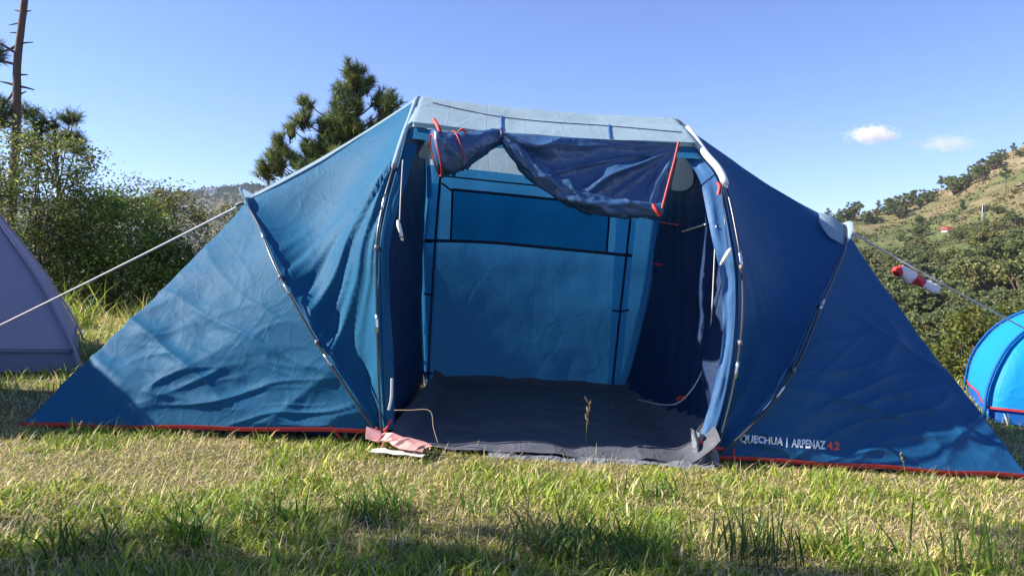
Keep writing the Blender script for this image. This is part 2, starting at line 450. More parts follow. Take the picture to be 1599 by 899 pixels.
# ------------------------------------------------------------------ the big blue tent
YC = 4.85
TENT = empty('family_tent', (0.15, YC, 0.0), 'large blue two-bedroom tunnel tent with pale roof and open front, centre of camp', 'tent')
def arch(front, rear_dx, rear_dz=0.0, n=121):
    pts = [P(*f) for f in front]
    rear = []
    b = pts[0]
    for k, p in enumerate(pts[:-1][::-1]):
        t = (k + 1) / (len(pts) - 1)
        rear.append(Vector((p.x + rear_dx * t, 2 * YC - p.y, p.z + rear_dz * t)))
    return catmull(pts + rear, n)
NU = 161
L1 = arch([(603, 690, 3.8), (597, 560, 3.81), (594, 400, 3.86), (603, 330, 3.95), (622, 258, 4.1), (640, 195, 4.4), (655, 156, 4.85)], -0.05, 0.0, NU)
R1 = arch([(1108, 706, 3.8), (1133, 610, 3.80), (1147, 520, 3.82), (1149, 445, 3.88), (1142, 380, 3.95), (1122, 285, 4.15), (1096, 245, 4.32), (1072, 205, 4.55), (1052, 190, 4.85)], -0.14, -0.02, NU)
L2 = arch([(592, 672, 3.8), (548, 608, 3.83), (500, 535, 3.92), (440, 430, 4.13), (410, 362, 4.42), (388, 312, 4.85)], 0, 0.02, NU)
R2 = arch([(1112, 712, 3.8), (1188, 640, 3.84), (1240, 565, 3.94), (1277, 478, 4.14), (1304, 420, 4.4), (1318, 385, 4.6), (1315, 352, 4.85)], -0.08, 0, NU)
UU = np.linspace(0, 1, NU)

def metric_uv(G):
    nu, nv, _ = G.shape
    su = np.r_[0, np.cumsum(np.linalg.norm(np.diff(G[:, nv // 2], axis=0), axis=1))]
    sv = np.r_[0, np.cumsum(np.linalg.norm(np.diff(G[nu // 2], axis=0), axis=1))]
    a, b = np.meshgrid(su, sv, indexing='ij')
    return np.stack([a, b], 2).reshape(-1, 2)

def sheet(name, G, m, parent, uv=None, flip=False):
    nu, nv, _ = G.shape
    F = gridF(nu, nv)
    if flip: F = F[:, ::-1]
    return mobj(name, G.reshape(-1, 3), F, m, parent, uv=metric_uv(G) if uv is None else uv)

def bvh_of(o):
    me = o.data
    off = Vector(o.location) + (Vector(o.parent.location) if o.parent else Vector())
    return BVHTree.FromPolygons([v.co + off for v in me.vertices], [tuple(p.vertices) for p in me.polygons])

def hit(bvhs, px, py, off=0.004):
    o = camo.location; d = (P(px, py, 1.0) - o).normalized()
    best = None
    for b in bvhs:
        loc, nrm, idx, dist = b.ray_cast(o, d)
        if loc is not None and (best is None or dist < best[2]): best = (loc, nrm, dist)
    if best is None: return None
    loc, nrm, _ = best
    if nrm.dot(d) > 0: nrm = -nrm
    return loc + nrm * off

NV = 90
def loft(A, B, nv, sag):
    v = np.linspace(0, 1, nv)
    G = A[:, None, :] * (1 - v)[None, :, None] + B[:, None, :] * v[None, :, None]
    cen = np.array([0, YC, 0.25])
    din = cen - G; din[:, :, 0] = 0
    din /= np.linalg.norm(din, axis=2)[:, :, None] + 1e-6
    prof = np.sin(np.pi * v ** 1.35)[None, :, None] * sag * (np.sin(np.pi * UU) ** 0.6)[:, None, None]
    return G + din * prof, din

# --- side panels between tall arch and lower arch (pleated where the cloth is pulled to the tall pole)
def pleats(G, din, fan, strength, seed, vpow=1.0):
    nu, nv, _ = G.shape
    v = np.linspace(0, 1, nv)
    r = np.random.default_rng(seed)
    fan = np.array(fan)
    for i in range(nu):
        if i > nu // 2: front = 0.25
        else: front = 1.0
        for j in range(nv):
            p = G[i, j]; dx = p[0] - fan[0]; dz = p[2] - fan[2]
            ang = math.atan2(abs(dx), -dz + 1e-6); rad = math.hypot(dx, dz)
            w = math.exp(-((ang - 0.33) / 0.36) ** 2) * min(1, rad / 0.35) * math.exp(-max(0, rad - 1.0) * 1.4)
            a2 = ang + 0.05 * fbm(p[0] * 2, p[2] * 2, seed, 2)
            s = 0.5 + 0.5 * math.sin(a2 * 30); s = s ** 1.6
            s += 0.45 * (0.5 + 0.5 * math.sin(a2 * 71 + 1.3)) ** 2
            edge = min(1, v[j] / 0.05) * min(1, (1 - v[j]) / 0.08)
            n_ = fbm(p[0] * 3.1, p[1] * 3.1 + seed, p[2] * 3.1, 3)
            G[i, j] = p - din[i, j] * edge * front * (strength * s * w + 0.006 * n_)
    return G
G, D = loft(L1, L2, NV, 0.22 - 0.195 * np.exp(-((UU - .5) / .06) ** 2)[:, None, None])
G = pleats(G, D, L1[int(NU * .36)], 0.050, 3)
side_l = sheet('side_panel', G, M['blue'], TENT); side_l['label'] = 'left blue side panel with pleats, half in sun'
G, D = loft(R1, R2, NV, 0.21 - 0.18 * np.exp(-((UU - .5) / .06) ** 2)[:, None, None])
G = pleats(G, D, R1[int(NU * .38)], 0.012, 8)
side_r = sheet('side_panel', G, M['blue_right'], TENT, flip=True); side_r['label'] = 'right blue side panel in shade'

# --- pale ridge strips along the top of the side panels
def ridge(A, B, lift):
    k0, k1 = NU // 2 - 3, NU // 2 + 4
    v = np.linspace(0.0, 0.97, 40)
    Gr = A[k0:k1, None, :] * (1 - v)[None, :, None] + B[k0:k1, None, :] * v[None, :, None]
    cen = np.array([0, YC, .25]); din = cen - Gr; din[:, :, 0] = 0; din /= np.linalg.norm(din, axis=2)[:, :, None]
    prof = np.sin(np.pi * v)[None, :, None]
    return Gr + din * (prof * 0.025 - lift)
sheet('ridge_strip', ridge(L1, L2, 0.016), M['pale'], TENT)
sheet('ridge_strip', ridge(R1, R2, -0.02), M['blue_right'], TENT)

# --- end panels: lower arch down to the rectangular hem
def end_panel(A, sx, fc, rc, zf, name_label, m, amp, gap, seed):
    """fc / rc: front and rear corner"""
    nv = 130; NE = 321; UE = np.linspace(0, 1, NE)
    A = np.stack([np.interp(UE, UU, A[:, k]) for k in range(3)], 1)
    F0, R0 = Vector(A[0]), Vector(A[-1])
    base = []
    for u in UE:
        if u < 0.47: t = u / 0.47; p = F0.lerp(fc, t ** 0.8)
        elif u < 0.53: p = fc.lerp(rc, (u - .47) / .06)
        else: t = (u - .53) / .47; p = rc.lerp(R0, t ** 1.25)
        base.append(p)
    base = np.array(base)
    v = np.linspace(0, 1, nv)
    Gp = A[:, None, :] * (1 - v)[None, :, None] + base[:, None, :] * v[None, :, None]
    mid = np.array([A[NE // 2][0] * .6 + fc.x * .4, YC, 0.1])
    din = mid - Gp; din /= np.linalg.norm(din, axis=2)[:, :, None]
    for i in range(NE):
        for j in range(nv):
            p = Gp[i, j]; e = math.sin(math.pi * v[j])
            n1 = fbm(p[0] * 1.7 + seed, p[1] * 1.7, p[2] * 2.6, 3)
            n2 = abs(fbm(p[0] * 4.2 + p[2] * 2.2, p[1] * 2, p[2] * 7.5 + seed, 3))
            low = max(0.12, min(1.0, (0.95 - p[2]) * 1.25))
            rg = 0
            for fq, am, ang, sd in ((2.1, 0.030, 0.45, 1.0), (3.4, 0.044, -0.4, 4.0), (5.8, 0.024, 0.22, 9.0), (9.0, 0.008, -0.2, 2.0)):
                a_ = p[0] * math.cos(ang) + p[2] * math.sin(ang); b_ = -p[0] * math.sin(ang) + p[2] * math.cos(ang)
                wv = noise.noise(Vector((a_ * 1.3, b_ * 1.3, sd + seed))) * .35
                rg += am * (1 - abs(noise.noise(Vector((a_ * fq * .30 + wv, b_ * fq * 1.15 + wv, seed + sd))))) ** 8
            Gp[i, j] = p + din[i, j] * e ** 0.5 * (0.035 + amp * (0.024 * n1 + low * (0.010 * n2 - rg)))
    o = sheet('end_panel', Gp, m, TENT, flip=sx > 0)
    o['label'] = name_label
    return o, base
fcl, rcl = P(34, 660, 3.80), Vector((-2.5, 5.9, 0.15))
fcr, rcr = P(1606, 741, 3.74), Vector((2.55, 5.9, -0.10))
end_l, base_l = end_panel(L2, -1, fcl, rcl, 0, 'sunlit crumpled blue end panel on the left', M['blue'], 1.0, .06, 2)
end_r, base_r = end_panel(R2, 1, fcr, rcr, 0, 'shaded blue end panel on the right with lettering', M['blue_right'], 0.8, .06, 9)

# --- red hem tape along the foot of each end panel
def hem(base, label):
    pts = base.copy()
    out = []
    for k, p in enumerate(pts):
        out.append(p + np.array([0, 0, -0.006 + 0.004 * math.sin(k * .11) + 0.003 * math.sin(k * .043)]))
    out = np.array(out)
    c = np.array([base[:, 0].mean(), YC, 0])
    rows = []
    for dz, do in ((0.012, 0.006), (0.001, 0.009), (-0.010, 0.004)):
        dirv = out - c; dirv[:, 2] = 0; dirv /= np.linalg.norm(dirv, axis=1)[:, None]
        rows.append(out + dirv * do + np.array([0, 0, dz]))
    G = np.stack(rows, 1)
    return sheet('hem_tape', G, M['red'], TENT)
hem(base_l, ''); hem(base_r, '')

# --- roof over the living area + rear wall (one loft between the tall arches, split by colour)
v = np.linspace(0, 1, 70)
LR = L1[:, None, :] * (1 - v)[None, :, None] + R1[:, None, :] * v[None, :, None]
cen = np.array([0.2, YC, .25]); din = cen - LR; din[:, :, 0] = 0; din /= np.linalg.norm(din, axis=2)[:, :, None]
iF = int(NU * 0.385); iR = int(NU * 0.642)
Groof = LR.copy()
for i in range(NU):
    for j in range(70):
        p = Groof[i, j]; e = math.sin(math.pi * v[j])
        Groof[i, j] = p + din[i, j] * (0.025 * e + 0.007 * fbm(p[0] * 3, p[1] * 3, p[2] * 3, 3) * e ** .4 - (0.02 if e > .02 else 0))
roof = sheet('roof', Groof[iF:iR], M['pale'], TENT, flip=False); roof['label'] = 'pale grey-blue roof of the living area'
iS = int(NU * 0.355)
sheet('door_header', Groof[iS:iF + 1] + din[iS:iF + 1] * 0.006, M['blue'], TENT)
rear = sheet('rear_wall', Groof[iR - 1:], M['blue_wall'], TENT); rear['label'] = 'blue rear wall of the living area, lit through'
# eave: a second pale layer hanging just outside the roof's front edge
iE0, iE1 = int(NU * 0.432), iF - 1
ev = np.linspace(0.0, 1.0, 70)
rows = []
for k, i in enumerate(np.linspace(iE0, iE1, 9)):
    i0 = int(i); q = Groof[i0] - din[i0] * (0.012 + 0.030 * (k / 8) ** 1.0)
    rows.append(q)
eave = sheet('eave', np.array(rows), M['pale'], TENT)
# eave seam line and two ties
BV = [bvh_of(eave), bvh_of(roof)]
def tape(bvhs, pts, width, m, name, parent, off=0.005, n=40, z=None):
    path = catmull([Vector((a, b, 0)) for a, b in pts], n)
    C = [hit(bvhs, q[0], q[1], off) for q in path]
    C = [c for c in C if c is not None]
    C = np.array(C); T = np.gradient(C, axis=0); T /= np.linalg.norm(T, axis=1)[:, None]
    view = C - np.array(camo.location); S = np.cross(T, view); S /= np.linalg.norm(S, axis=1)[:, None]
    G = np.stack([C - S * width / 2, C + S * width / 2], 1)
    nn = np.cross(T, S)
    th = 0.0025
    if (nn * view).sum() > 0: nn = -nn
    G = np.stack([C - S * width / 2, C - S * width / 2 + nn * th, C + S * width / 2 + nn * th, C + S * width / 2], 1)
    return sheet(name, G, m, parent)
tape(BV, [(676, 162), (720, 172), (783, 184), (860, 192), (950, 198), (1065, 208)], 0.006, M['darktape'], 'eave_seam', TENT)
for xx, ya, yb in ((783, 182, 212), (951, 196, 217)):
    tape(BV, [(xx, ya), (xx, (ya + yb) / 2), (xx + 1, yb)], 0.014, M['strip'], 'eave_tie', TENT)

# --- poles with ferrules, clips and sleeves
def pole(A, off_x, ferr, clips, sleeve_from=None, label=None):
    path = A.copy()
    c = np.array([0.2, YC, .3]); out = path - c; out[:, 0] *= 0.25; out /= np.linalg.norm(out, axis=1)[:, None]
    top_ = np.exp(-((np.linspace(0, 1, NU) - .5) / .13) ** 2)
    path = path + out * (0.028 - 0.022 * top_)[:, None]; path[:, 0] += off_x * (1 - top_)
    path[0] = path[0] - [0, 0, .07]; path[-1] = path[-1] - [0, 0, .07]
    V, F = tube(path, 0.0065, 8); o = mobj('pole', V, F, M['pole'], TENT)
    if label: o['label'] = label
    for u in ferr:
        k = int(u * (NU - 1)); V, F = tube(path[k:k + 4], 0.0088, 10)
        f = mobj('ferrule', V, F, M['ferrule']); f.parent = o
    for u in clips:
        k = int(u * (NU - 1)); a = Vector(path[k]); b = Vector(A[k])
        d = (b - a); L = d.length + 0.05; dirn = Vector((-off_x if off_x else (-1 if a.x > 0 else 1), 0.25, 0)).normalized()
        V1, F1 = boxVF(a + dirn * 0.022, (0.055, 0.006, 0.022), dirn.to_track_quat('X', 'Z').to_matrix())
        V2, F2 = tube(np.array([a - Vector((0, 0, .013)), a + Vector((0, 0, .013))]), 0.0115, 8)
        V, F = join([(V1, F1), (V2, F2)]); q = mobj('clip', V, F, M['clip']); q.parent = o
    return path
pl1 = pole(L1, -0.012, (0.115, 0.245), (0.20, 0.30), label='front left tall pole')
pr1 = pole(R1, 0.022, (0.085, 0.205, 0.30), (0.12, 0.20), label='front right tall pole')
pl2 = pole(L2, -0.004, (0.10, 0.22, 0.34), (0.14, 0.25))
pr2 = pole(R2, 0.004, (0.11, 0.25), (0.15, 0.26))

def sleeve(path, k0, k1, rad, m, name='pole_sleeve'):
    V, F = tube(path[k0:k1], rad, 10); return mobj(name, V, F, m, TENT)
sleeve(pl1, int(NU * .30), int(NU * .70), 0.015, M['pale'])
sleeve(pr1, int(NU * .305), int(NU * .435), 0.021, M['white'])
sleeve(pl2, int(NU * .455), int(NU * .545), 0.013, M['pale'])

# --- strips of light cloth flanking the door opening (door frame), following the tall arches
def door_strip(A, sgn, w0, w1, k0, k1, m, seed):
    rows = []
    ks = np.arange(k0, k1)
    for k in ks:
        t = (k - k0) / (k1 - k0)
        w = w0 + (w1 - w0) * t + 0.010 * math.sin(t * 9 + seed)
        a = A[k] + np.array([sgn * 0.004, -0.002, 0])
        row = []
        for s in np.linspace(0, 1, 8):
            row.append(a + np.array([sgn * w * s, 0.025 * s + 0.007 * math.sin(s * 7 + t * 9) * s + 0.016 * fbm(s * 2, t * 9, seed, 3) * s, 0]))
        rows.append(row)
    return sheet('door_frame_strip', np.array(rows), m, TENT)
door_strip(L1, 1, 0.035, 0.06, 2, int(NU * .36), M['blue'], 0)
door_strip(R1, -1, 0.045, 0.10, 2, int(NU * .385), M['strip'], 2)

# --- added flap in paler cloth, standing for the sunlit sliver by the lower right pole
rows = []
for k in range(int(NU * .07), int(NU * .30)):
    t = (k / NU - .07) / .23; w = 0.085 * (math.sin(math.pi * t) ** .5) * (.75 + .35 * math.sin(t * 11) ** 2)
    rows.append([R2[k] + np.array([-0.035 * s_ * math.sin(math.pi * t) - .012, -w * s_ - 0.012 * math.sin(s_ * 6 + t * 14) * s_, 0.01 * math.sin(t * 17 + s_ * 3)]) for s_ in np.linspace(0, 1, 8)])
sheet('sun_sliver_flap', np.array(rows), M['strip'], TENT)

# --- vent hoods at the outer arches
def hood(A, sx, m, h, reach):
    k0, k1 = int(NU * .425), int(NU * .575)
    ks = np.arange(k0, k1 + 1); rows = []
    for k in ks:
        t = (k - k0) / (k1 - k0); b = min(1, math.sin(math.pi * t) * 1.7) ** .6
        row = []
        for s in np.linspace(0, 1, 8):
            row.append(A[k] + np.array([sx * reach * b ** .7 * s, 0, b * h * math.sin(s * 1.7)]))
        rows.append(row)
    return sheet('vent_hood', np.array(rows), m, TENT)
hood(L2, -1, M['pale'], 0.085, 0.05)
hood(R2, -1, M['pale'], 0.085, 0.17)
hood(R2, 1, M['pale'], 0.03, 0.05)

# --- inner bedrooms: dark inner tent walls and the curtains closing each side
def inner(A, base, A1):
    base = np.stack([np.interp(UU, np.linspace(0, 1, len(base)), base[:, k]) for k in range(3)], 1)
    c = np.array([A[NU // 2][0] * .5 + base[:, 0].mean() * .5, YC, 0.05])
    def shrink(X, s=0.86):
        Y = c + (X - c) * s; return Y
    b2 = shrink(base); b2[:, 2] = np.array([gz(q[0], q[1]) for q in b2]) + 0.015
    top = shrink(A, .74)
    low = shrink(A1, .55)
    vv = np.linspace(0, 1, 12)
    G1 = low[:, None] * (1 - vv)[None, :, None] + top[:, None] * vv[None, :, None]
    G2 = top[:, None] * (1 - vv)[None, :, None] + b2[:, None] * vv[None, :, None]
    G = np.concatenate([G1, G2[:, 1:]], 1)
    return sheet('inner_tent', G, M['navy'], TENT)
inner(L2, base_l, L1); inner(R2, base_r, R1)

def curtain(A, dx, seed):
    """sheet closing the arch plane: rows from the arch towards its foot line"""
    n = 60; rows = []
    for i in range(NU):
        pa = A[i]; t = i / (NU - 1)
        foot = A[0] * (1 - t) + A[-1] * t
        row = []
        for s in np.linspace(0, 1, n):
            p = pa * (1 - s) + foot * s
            e = math.sin(math.pi * s) ** .5 * math.sin(math.pi * t) ** .5
            p = p + np.array([dx + 0.020 * math.sin(p[1] * 34 + seed + 2 * fbm(p[1] * 2, p[2], seed, 2)) * e * min(1, max(0, (1.5 - p[2])))  + 0.03 * fbm(p[1] * 2, p[2] * 2, seed, 3) * e, 0, 0])
            row.append(p)
        rows.append(row)
    return sheet('bedroom_curtain', np.array(rows), M['navy'], TENT)
cur_l = curtain(L1, -0.015, 1.0); cur_r = curtain(R1, 0.015, 5.0)
cur_l['label'] = 'dark navy bedroom curtain on the left'; cur_r['label'] = 'dark navy bedroom curtain on the right'

def ell(bvhs, poly, m, name, off, parent=TENT):
    """a flat patch with outline given by poly, laid on a surface"""
    path = catmull([Vector((a, b, 0)) for a, b in poly + [poly[0]]], 40)[:-1]
    C = [hit(bvhs, q[0], q[1], off) for q in path]; C = [c for c in C if c is not None]
    cc = sum(C, Vector()) / len(C)
    V = [cc] + C; F = [(0, 1 + k, 1 + (k + 1) % len(C)) for k in range(len(C))]
    return mobj(name, V, F, m, parent)
BCL, BCR = [bvh_of(cur_l)], [bvh_of(cur_r)]
BRr = [bvh_of(rear)]
ell(BCL + BRr + [bvh_of(roof)], [(662, 222), (672, 205), (684, 196), (688, 222), (684, 246), (668, 248), (652, 244)], M['white'], 'pale_roof_patch', 0.006)  # white patch standing in for the pale roof seen past the curtain
ell(BCR, [(1062, 240), (1072, 238), (1082, 262), (1084, 284), (1074, 296), (1056, 298), (1050, 290)], M['white'], 'pale_roof_patch', 0.006)  # same stand-in for the pale roof on the right side
tape(BCR, [(985, 408), (1010, 411), (1036, 414)], 0.016, M['red'], 'zip', TENT)
tape(BCR, [(1000, 340), (1030, 347), (1062, 352)], 0.012, M['red'], 'zip', TENT)
tape(BCR, [(1066, 362), (1085, 356), (1104, 350)], 0.010, M['rope'], 'curtain_cord', TENT)

# --- rear wall fittings: light strips by the poles, window panel, seams
BR = [bvh_of(rear)]
def quad_patch(bvhs, quad, m, name, off, n=14, mm=10, parent=TENT):
    a, b, c, d = [Vector((q[0], q[1], 0)) for q in quad]
    G = np.zeros((n, mm, 3)); ok = True
    for i in range(n):
        for j in range(mm):
            s, t = i / (n - 1), j / (mm - 1)
            q = a.lerp(b, s).lerp(d.lerp(c, s), t); h = hit(bvhs, q.x, q.y, off)
            if h is None: h = G[i, j - 1] if j else G[i - 1, j]
            G[i, j] = h
    return sheet(name, G, m, parent)
quad_patch(BR, [(671, 284), (690, 286), (672, 592), (658, 590)], M['wallstrip'], 'wall_strip', 0.012)
quad_patch(BR, [(962, 338), (993, 342), (966, 612), (948, 610)], M['wallstrip'], 'wall_strip', 0.012)
win = quad_patch(BR, [(706, 296), (950, 318), (948, 392), (704, 374)], M['window'], 'window_panel', 0.010, 30, 14)
def rtape(pts, w, name='seam', m='darktape'): return tape(BR, pts, w, M[m], name, TENT, 0.016)
rtape([(686, 272), (760, 280), (850, 289), (960, 302)], 0.012)
rtape([(706, 294), (790, 302), (870, 310), (952, 318)], 0.020, 'window_tape')
rtape([(664, 374), (760, 377), (850, 385), (987, 398)], 0.024, 'window_tape')
rtape([(707, 294), (706, 335), (704, 376)], 0.016, 'window_tape')
rtape([(952, 318), (950, 350), (947, 392)], 0.016, 'window_tape')
rtape([(690, 284), (698, 290), (707, 297)], 0.014, 'window_tape')
rtape([(688, 275), (680, 380), (673, 500), (669, 592)], 0.018, 'wall_zip')
rtape([(984, 340), (972, 450), (962, 540), (955, 612)], 0.018, 'wall_zip')
for y in (375, 458, 580): rtape([(660, y), (668, y + 1), (676, y + 2)], 0.016, 'wall_tie')
for y in (396, 484, 604): rtape([(955, y), (968, y + 1), (982, y - 1)], 0.016, 'wall_tie')

# --- groundsheet of the living area
fx0, fx1 = -0.62, 1.04
Gf = np.zeros((90, 80, 3))
for i in range(90):
    for j in range(80):
        s, t = i / 89, j / 79
        x = fx0 + (fx1 - fx0) * s; yfront = 3.72 + (0.10 if s < .22 else 0.0) * (1 - s / .22) - 0.05 * s
        y = yfront + (5.86 - yfront) * t
        zb = gz(x, y) + 0.05 + 0.012 * fbm(x * 4, y * 4, 2, 4) + 0.03 * abs(fbm(x * 2.2 + y, y * 3.1, 5, 3))
        if s < .06: zb += (0.06 - s) / .06 * 0.05
        if s > .90: zb += ((s - .90) / .10) ** 1.5 * 0.13
        if t > .96: zb += (t - .96) / .04 * 0.05
        if t < .05: zb -= (0.05 - t) / .05 * 0.035
        Gf[i, j] = (x, y, zb)
floor = sheet('groundsheet', Gf, M['floor'], TENT); floor['label'] = 'dark wrinkled groundsheet of the living area'
# its turned front lip in lighter grey
Gl = np.zeros((70, 5, 3))
for i in range(70):
    s = 0.30 + 0.68 * i / 69; x = fx0 + (fx1 - fx0) * s
    for j in range(5):
        y = 3.725 - 0.05 * s - 0.006 * j
        Gl[i, j] = (x, y, gz(x, y) + 0.026 - 0.007 * j + 0.022 * fbm(x * 5, j * .2, 1, 4))
sheet('groundsheet_lip', Gl, M['greyflap'], TENT)
# grey mud flap crumpled at the right pole foot
Gm = np.zeros((24, 24, 3))
for i in range(24):
    for j in range(24):
        s, t = i / 23, j / 23
        p = P(1078 + 40 * s + 6 * t, 668 + 20 * s + (60 - 18 * s) * t, 3.78 - 0.05 * t)
        q = fbm(s * 4, t * 2.2, 4, 3)
        Gm[i, j] = (p.x, p.y - 0.03 * q - 0.02 * math.sin(s * 9), p.z)
sheet('mud_flap', Gm, M['greyflap'], TENT)
# red webbing at the pole feet
def web(pts, w=0.016, m='red', name='foot_strap'):
    C = catmull([P(*p) for p in pts], 14); T = np.gradient(C, axis=0); view = C - np.array(camo.location)
    S = np.cross(T, view); S /= np.linalg.norm(S, axis=1)[:, None]
    nn = view / np.linalg.norm(view, axis=1)[:, None] * 0.003
    G = np.stack([C - S * w / 2, C - S * w / 2 - nn, C + S * w / 2 - nn, C + S * w / 2], 1)
    return sheet(name, G, M[m], TENT)
web([(586, 668, 3.79), (598, 672, 3.77), (604, 668, 3.77), (610, 655, 3.78)], 0.014)
web([(603, 672, 3.77), (601, 688, 3.75), (599, 697, 3.74)], 0.016)
web([(1090, 686, 3.76), (1100, 694, 3.75), (1112, 698, 3.75), (1130, 700, 3.78)], 0.016)
web([(1146, 700, 3.80), (1145, 716, 3.79), (1144, 724, 3.79)], 0.012)
web([(515, 664, 3.80), (525, 676, 3.80), (532, 684, 3.80)], 0.012)
V, F = boxVF(P(594, 681, 3.765), (0.026, 0.012, 0.05)); bk = mobj('buckle', V, F, M['black'], TENT, smooth=False)
web([(612, 590, 3.80), (611, 620, 3.79), (607, 640, 3.79)], 0.014, 'white', 'care_label')

# --- rolled door: tied roll on the left, half-fallen swag on the right
DZ = 4.22
def wob_tube(path, rad, sides, seed, amp, twist):
    path = np.asarray(path); n = len(path)
    T = np.gradient(path, axis=0); T /= np.linalg.norm(T, axis=1)[:, None]
    V = []; N = np.cross(T[0], [0, 1, 0.]); N /= np.linalg.norm(N)
    for k in range(n):
        N = N - T[k] * np.dot(N, T[k]); N /= np.linalg.norm(N); B = np.cross(T[k], N)
        for s in range(sides):
            a = 2 * math.pi * s / sides
            rr = rad[k] * (1 + amp * fbm(k * .07, math.cos(a) * 1.4, math.sin(a) * 1.4 + seed, 3) + amp * .8 * max(0, math.sin(a * 2 + twist * k)) ** 2 + amp * 1.1 * (1 - abs(math.sin(a * 1.5 - twist * k * 1.3 + 1.5 * fbm(k * .05, a * .5, seed, 2)))) ** 3)
            V.append(path[k] + rr * (math.cos(a) * N + math.sin(a) * B))
    F = [(k * sides + s, k * sides + (s + 1) % sides, (k + 1) * sides + (s + 1) % sides, (k + 1) * sides + s) for k in range(n - 1) for s in range(sides)]
    F.append(tuple(range(sides))[::-1]); F.append(tuple((n - 1) * sides + s for s in range(sides)))
    return np.array(V), F
pth = catmull([P(681, 243, 4.10), (P(705, 238, 4.12)), P(735, 230, 4.15), P(765, 218, 4.19), P(784, 212, 4.21)], 40)
rad = np.interp(np.linspace(0, 1, 40), [0, .15, .5, .8, 1], [0.115, 0.112, 0.085, 0.05, 0.035])
V, F = wob_tube(pth, rad, 28, 2.0, 0.16, 0.22)
ROLL = mobj('door_roll', V, F, M['door'], TENT); ROLL['label'] = 'rolled door fabric tied up at the left'
def ring(path, k, r, rt, m, name, parent):
    T = path[k + 1] - path[k]; T = T / np.linalg.norm(T); a = np.cross(T, [0, 0, 1]); a /= np.linalg.norm(a); b = np.cross(T, a)
    th = np.linspace(0, 2 * np.pi, 30)
    C = path[k] + r * (np.cos(th)[:, None] * a + np.sin(th)[:, None] * b)
    V, F = tube(C, rt * .6, 6, False); o = mobj(name, V, F, m); o.parent = parent; return o
ring(pth, 0, 0.117, 0.008, M['red'], 'piping', ROLL); ring(pth, 12, 0.112, 0.007, M['red'], 'piping', ROLL)
web([(676, 186, 4.08), (683, 196, 4.04), (687, 208, 4.02), (686, 222, 4.02)], 0.022, 'red', 'door_strap')
web([(716, 206, 4.02), (722, 202, 4.01), (728, 208, 4.01)], 0.012, 'red', 'door_strap')
web([(781, 200, 4.20), (784, 209, 4.15), (783, 222, 4.17)], 0.018, 'darktape', 'door_strap')

bot = catmull([P(785, 214, 4.20), P(812, 246, 4.19), P(850, 280, 4.17), P(895, 307, 4.16), P(938, 322, 4.15), P(985, 326, 4.15), P(1034, 330, 4.14)], 60)
top = catmull([P(785, 208, 4.24), P(880, 214, 4.25), P(970, 219, 4.27), P(1060, 224, 4.27)], 60)
ND, MD = 140, 100
top = np.array([[np.interp(x, np.linspace(0, 1, 60), top[:, k]) for k in range(3)] for x in np.linspace(0, 1, ND)]); botd = np.array([[np.interp(x, np.linspace(0, 1, 60), bot[:, k]) for k in range(3)] for x in np.linspace(0, 1, ND)])
Gd = np.zeros((ND, MD, 3))
fan = np.array(P(1060, 224, 4.2))
for i in range(ND):
    for j in range(MD):
        t = j / (MD - 1); p = top[i] * (1 - t) + botd[i] * t
        dx, dz = fan[0] - p[0], fan[2] - p[2]; ang = math.atan2(dz, dx + 1e-4); rad_ = math.hypot(dx, dz)
        e = math.sin(math.pi * t) ** .6
        q_ = abs(math.sin(ang * 5.2 + 0.8 * fbm(p[0] * 2.5, p[2] * 2.5, 1, 2) + .4))
        y = -0.075 * (1 - q_) ** 1.7 * min(1, rad_ * 2.0) * e
        q_ = abs(math.sin(ang * 13 + 1.1 * fbm(p[0] * 3, p[2] * 3, 7, 2)))
        y -= 0.022 * (1 - q_) ** 2 * min(1, rad_ * 3) * e
        y += 0.06 * e * (1 - rad_) + 0.018 * fbm(p[0] * 5, p[2] * 5, 3, 3) * e
        Gd[i, j] = p + np.array([0, y, 0])
DOOR = sheet('door_flap', Gd, M['door'], TENT); DOOR['label'] = 'dark blue door flap half fallen from its roll'
pb = bot + np.array([0, -0.012, 0.0])
rad = np.interp(np.linspace(0, 1, 60), [0, .08, .3, .6, .85, 1], [0.022, 0.036, 0.050, 0.056, 0.046, 0.036])
pb = catmull([Vector(q) for q in pb[::3]] + [Vector(pb[-1])], 130); rad = np.interp(np.linspace(0, 1, 130), np.linspace(0, 1, 60), rad)
V, F = wob_tube(pb, rad, 40, 6.0, 0.26, 0.055)
o = mobj('rolled_edge', V, F, M['door']); o.parent = DOOR
redge = catmull([P(1060, 221, 4.20), P(1053, 252, 4.17), P(1043, 290, 4.13), P(1032, 333, 4.09)], 30)
def ribbon(C, w, m, name, parent, side=None):
    C = np.array(C); T = np.gradient(C, axis=0); view = C - np.array(camo.location); S = np.cross(T, view); S /= np.linalg.norm(S, axis=1)[:, None]
    nn = view / np.linalg.norm(view, axis=1)[:, None] * 0.004
    G = np.stack([C - S * w / 2, C - S * w / 2 - nn, C + S * w / 2 - nn, C + S * w / 2], 1)
    o = sheet(name, G, m, None); o.parent = parent; return o
ribbon(redge, 0.014, M['red'], 'piping', DOOR)
ribbon(catmull([P(1019, 318, 4.10), P(1024, 328, 4.08), P(1031, 337, 4.08)], 8), 0.02, M['red'], 'piping', DOOR)

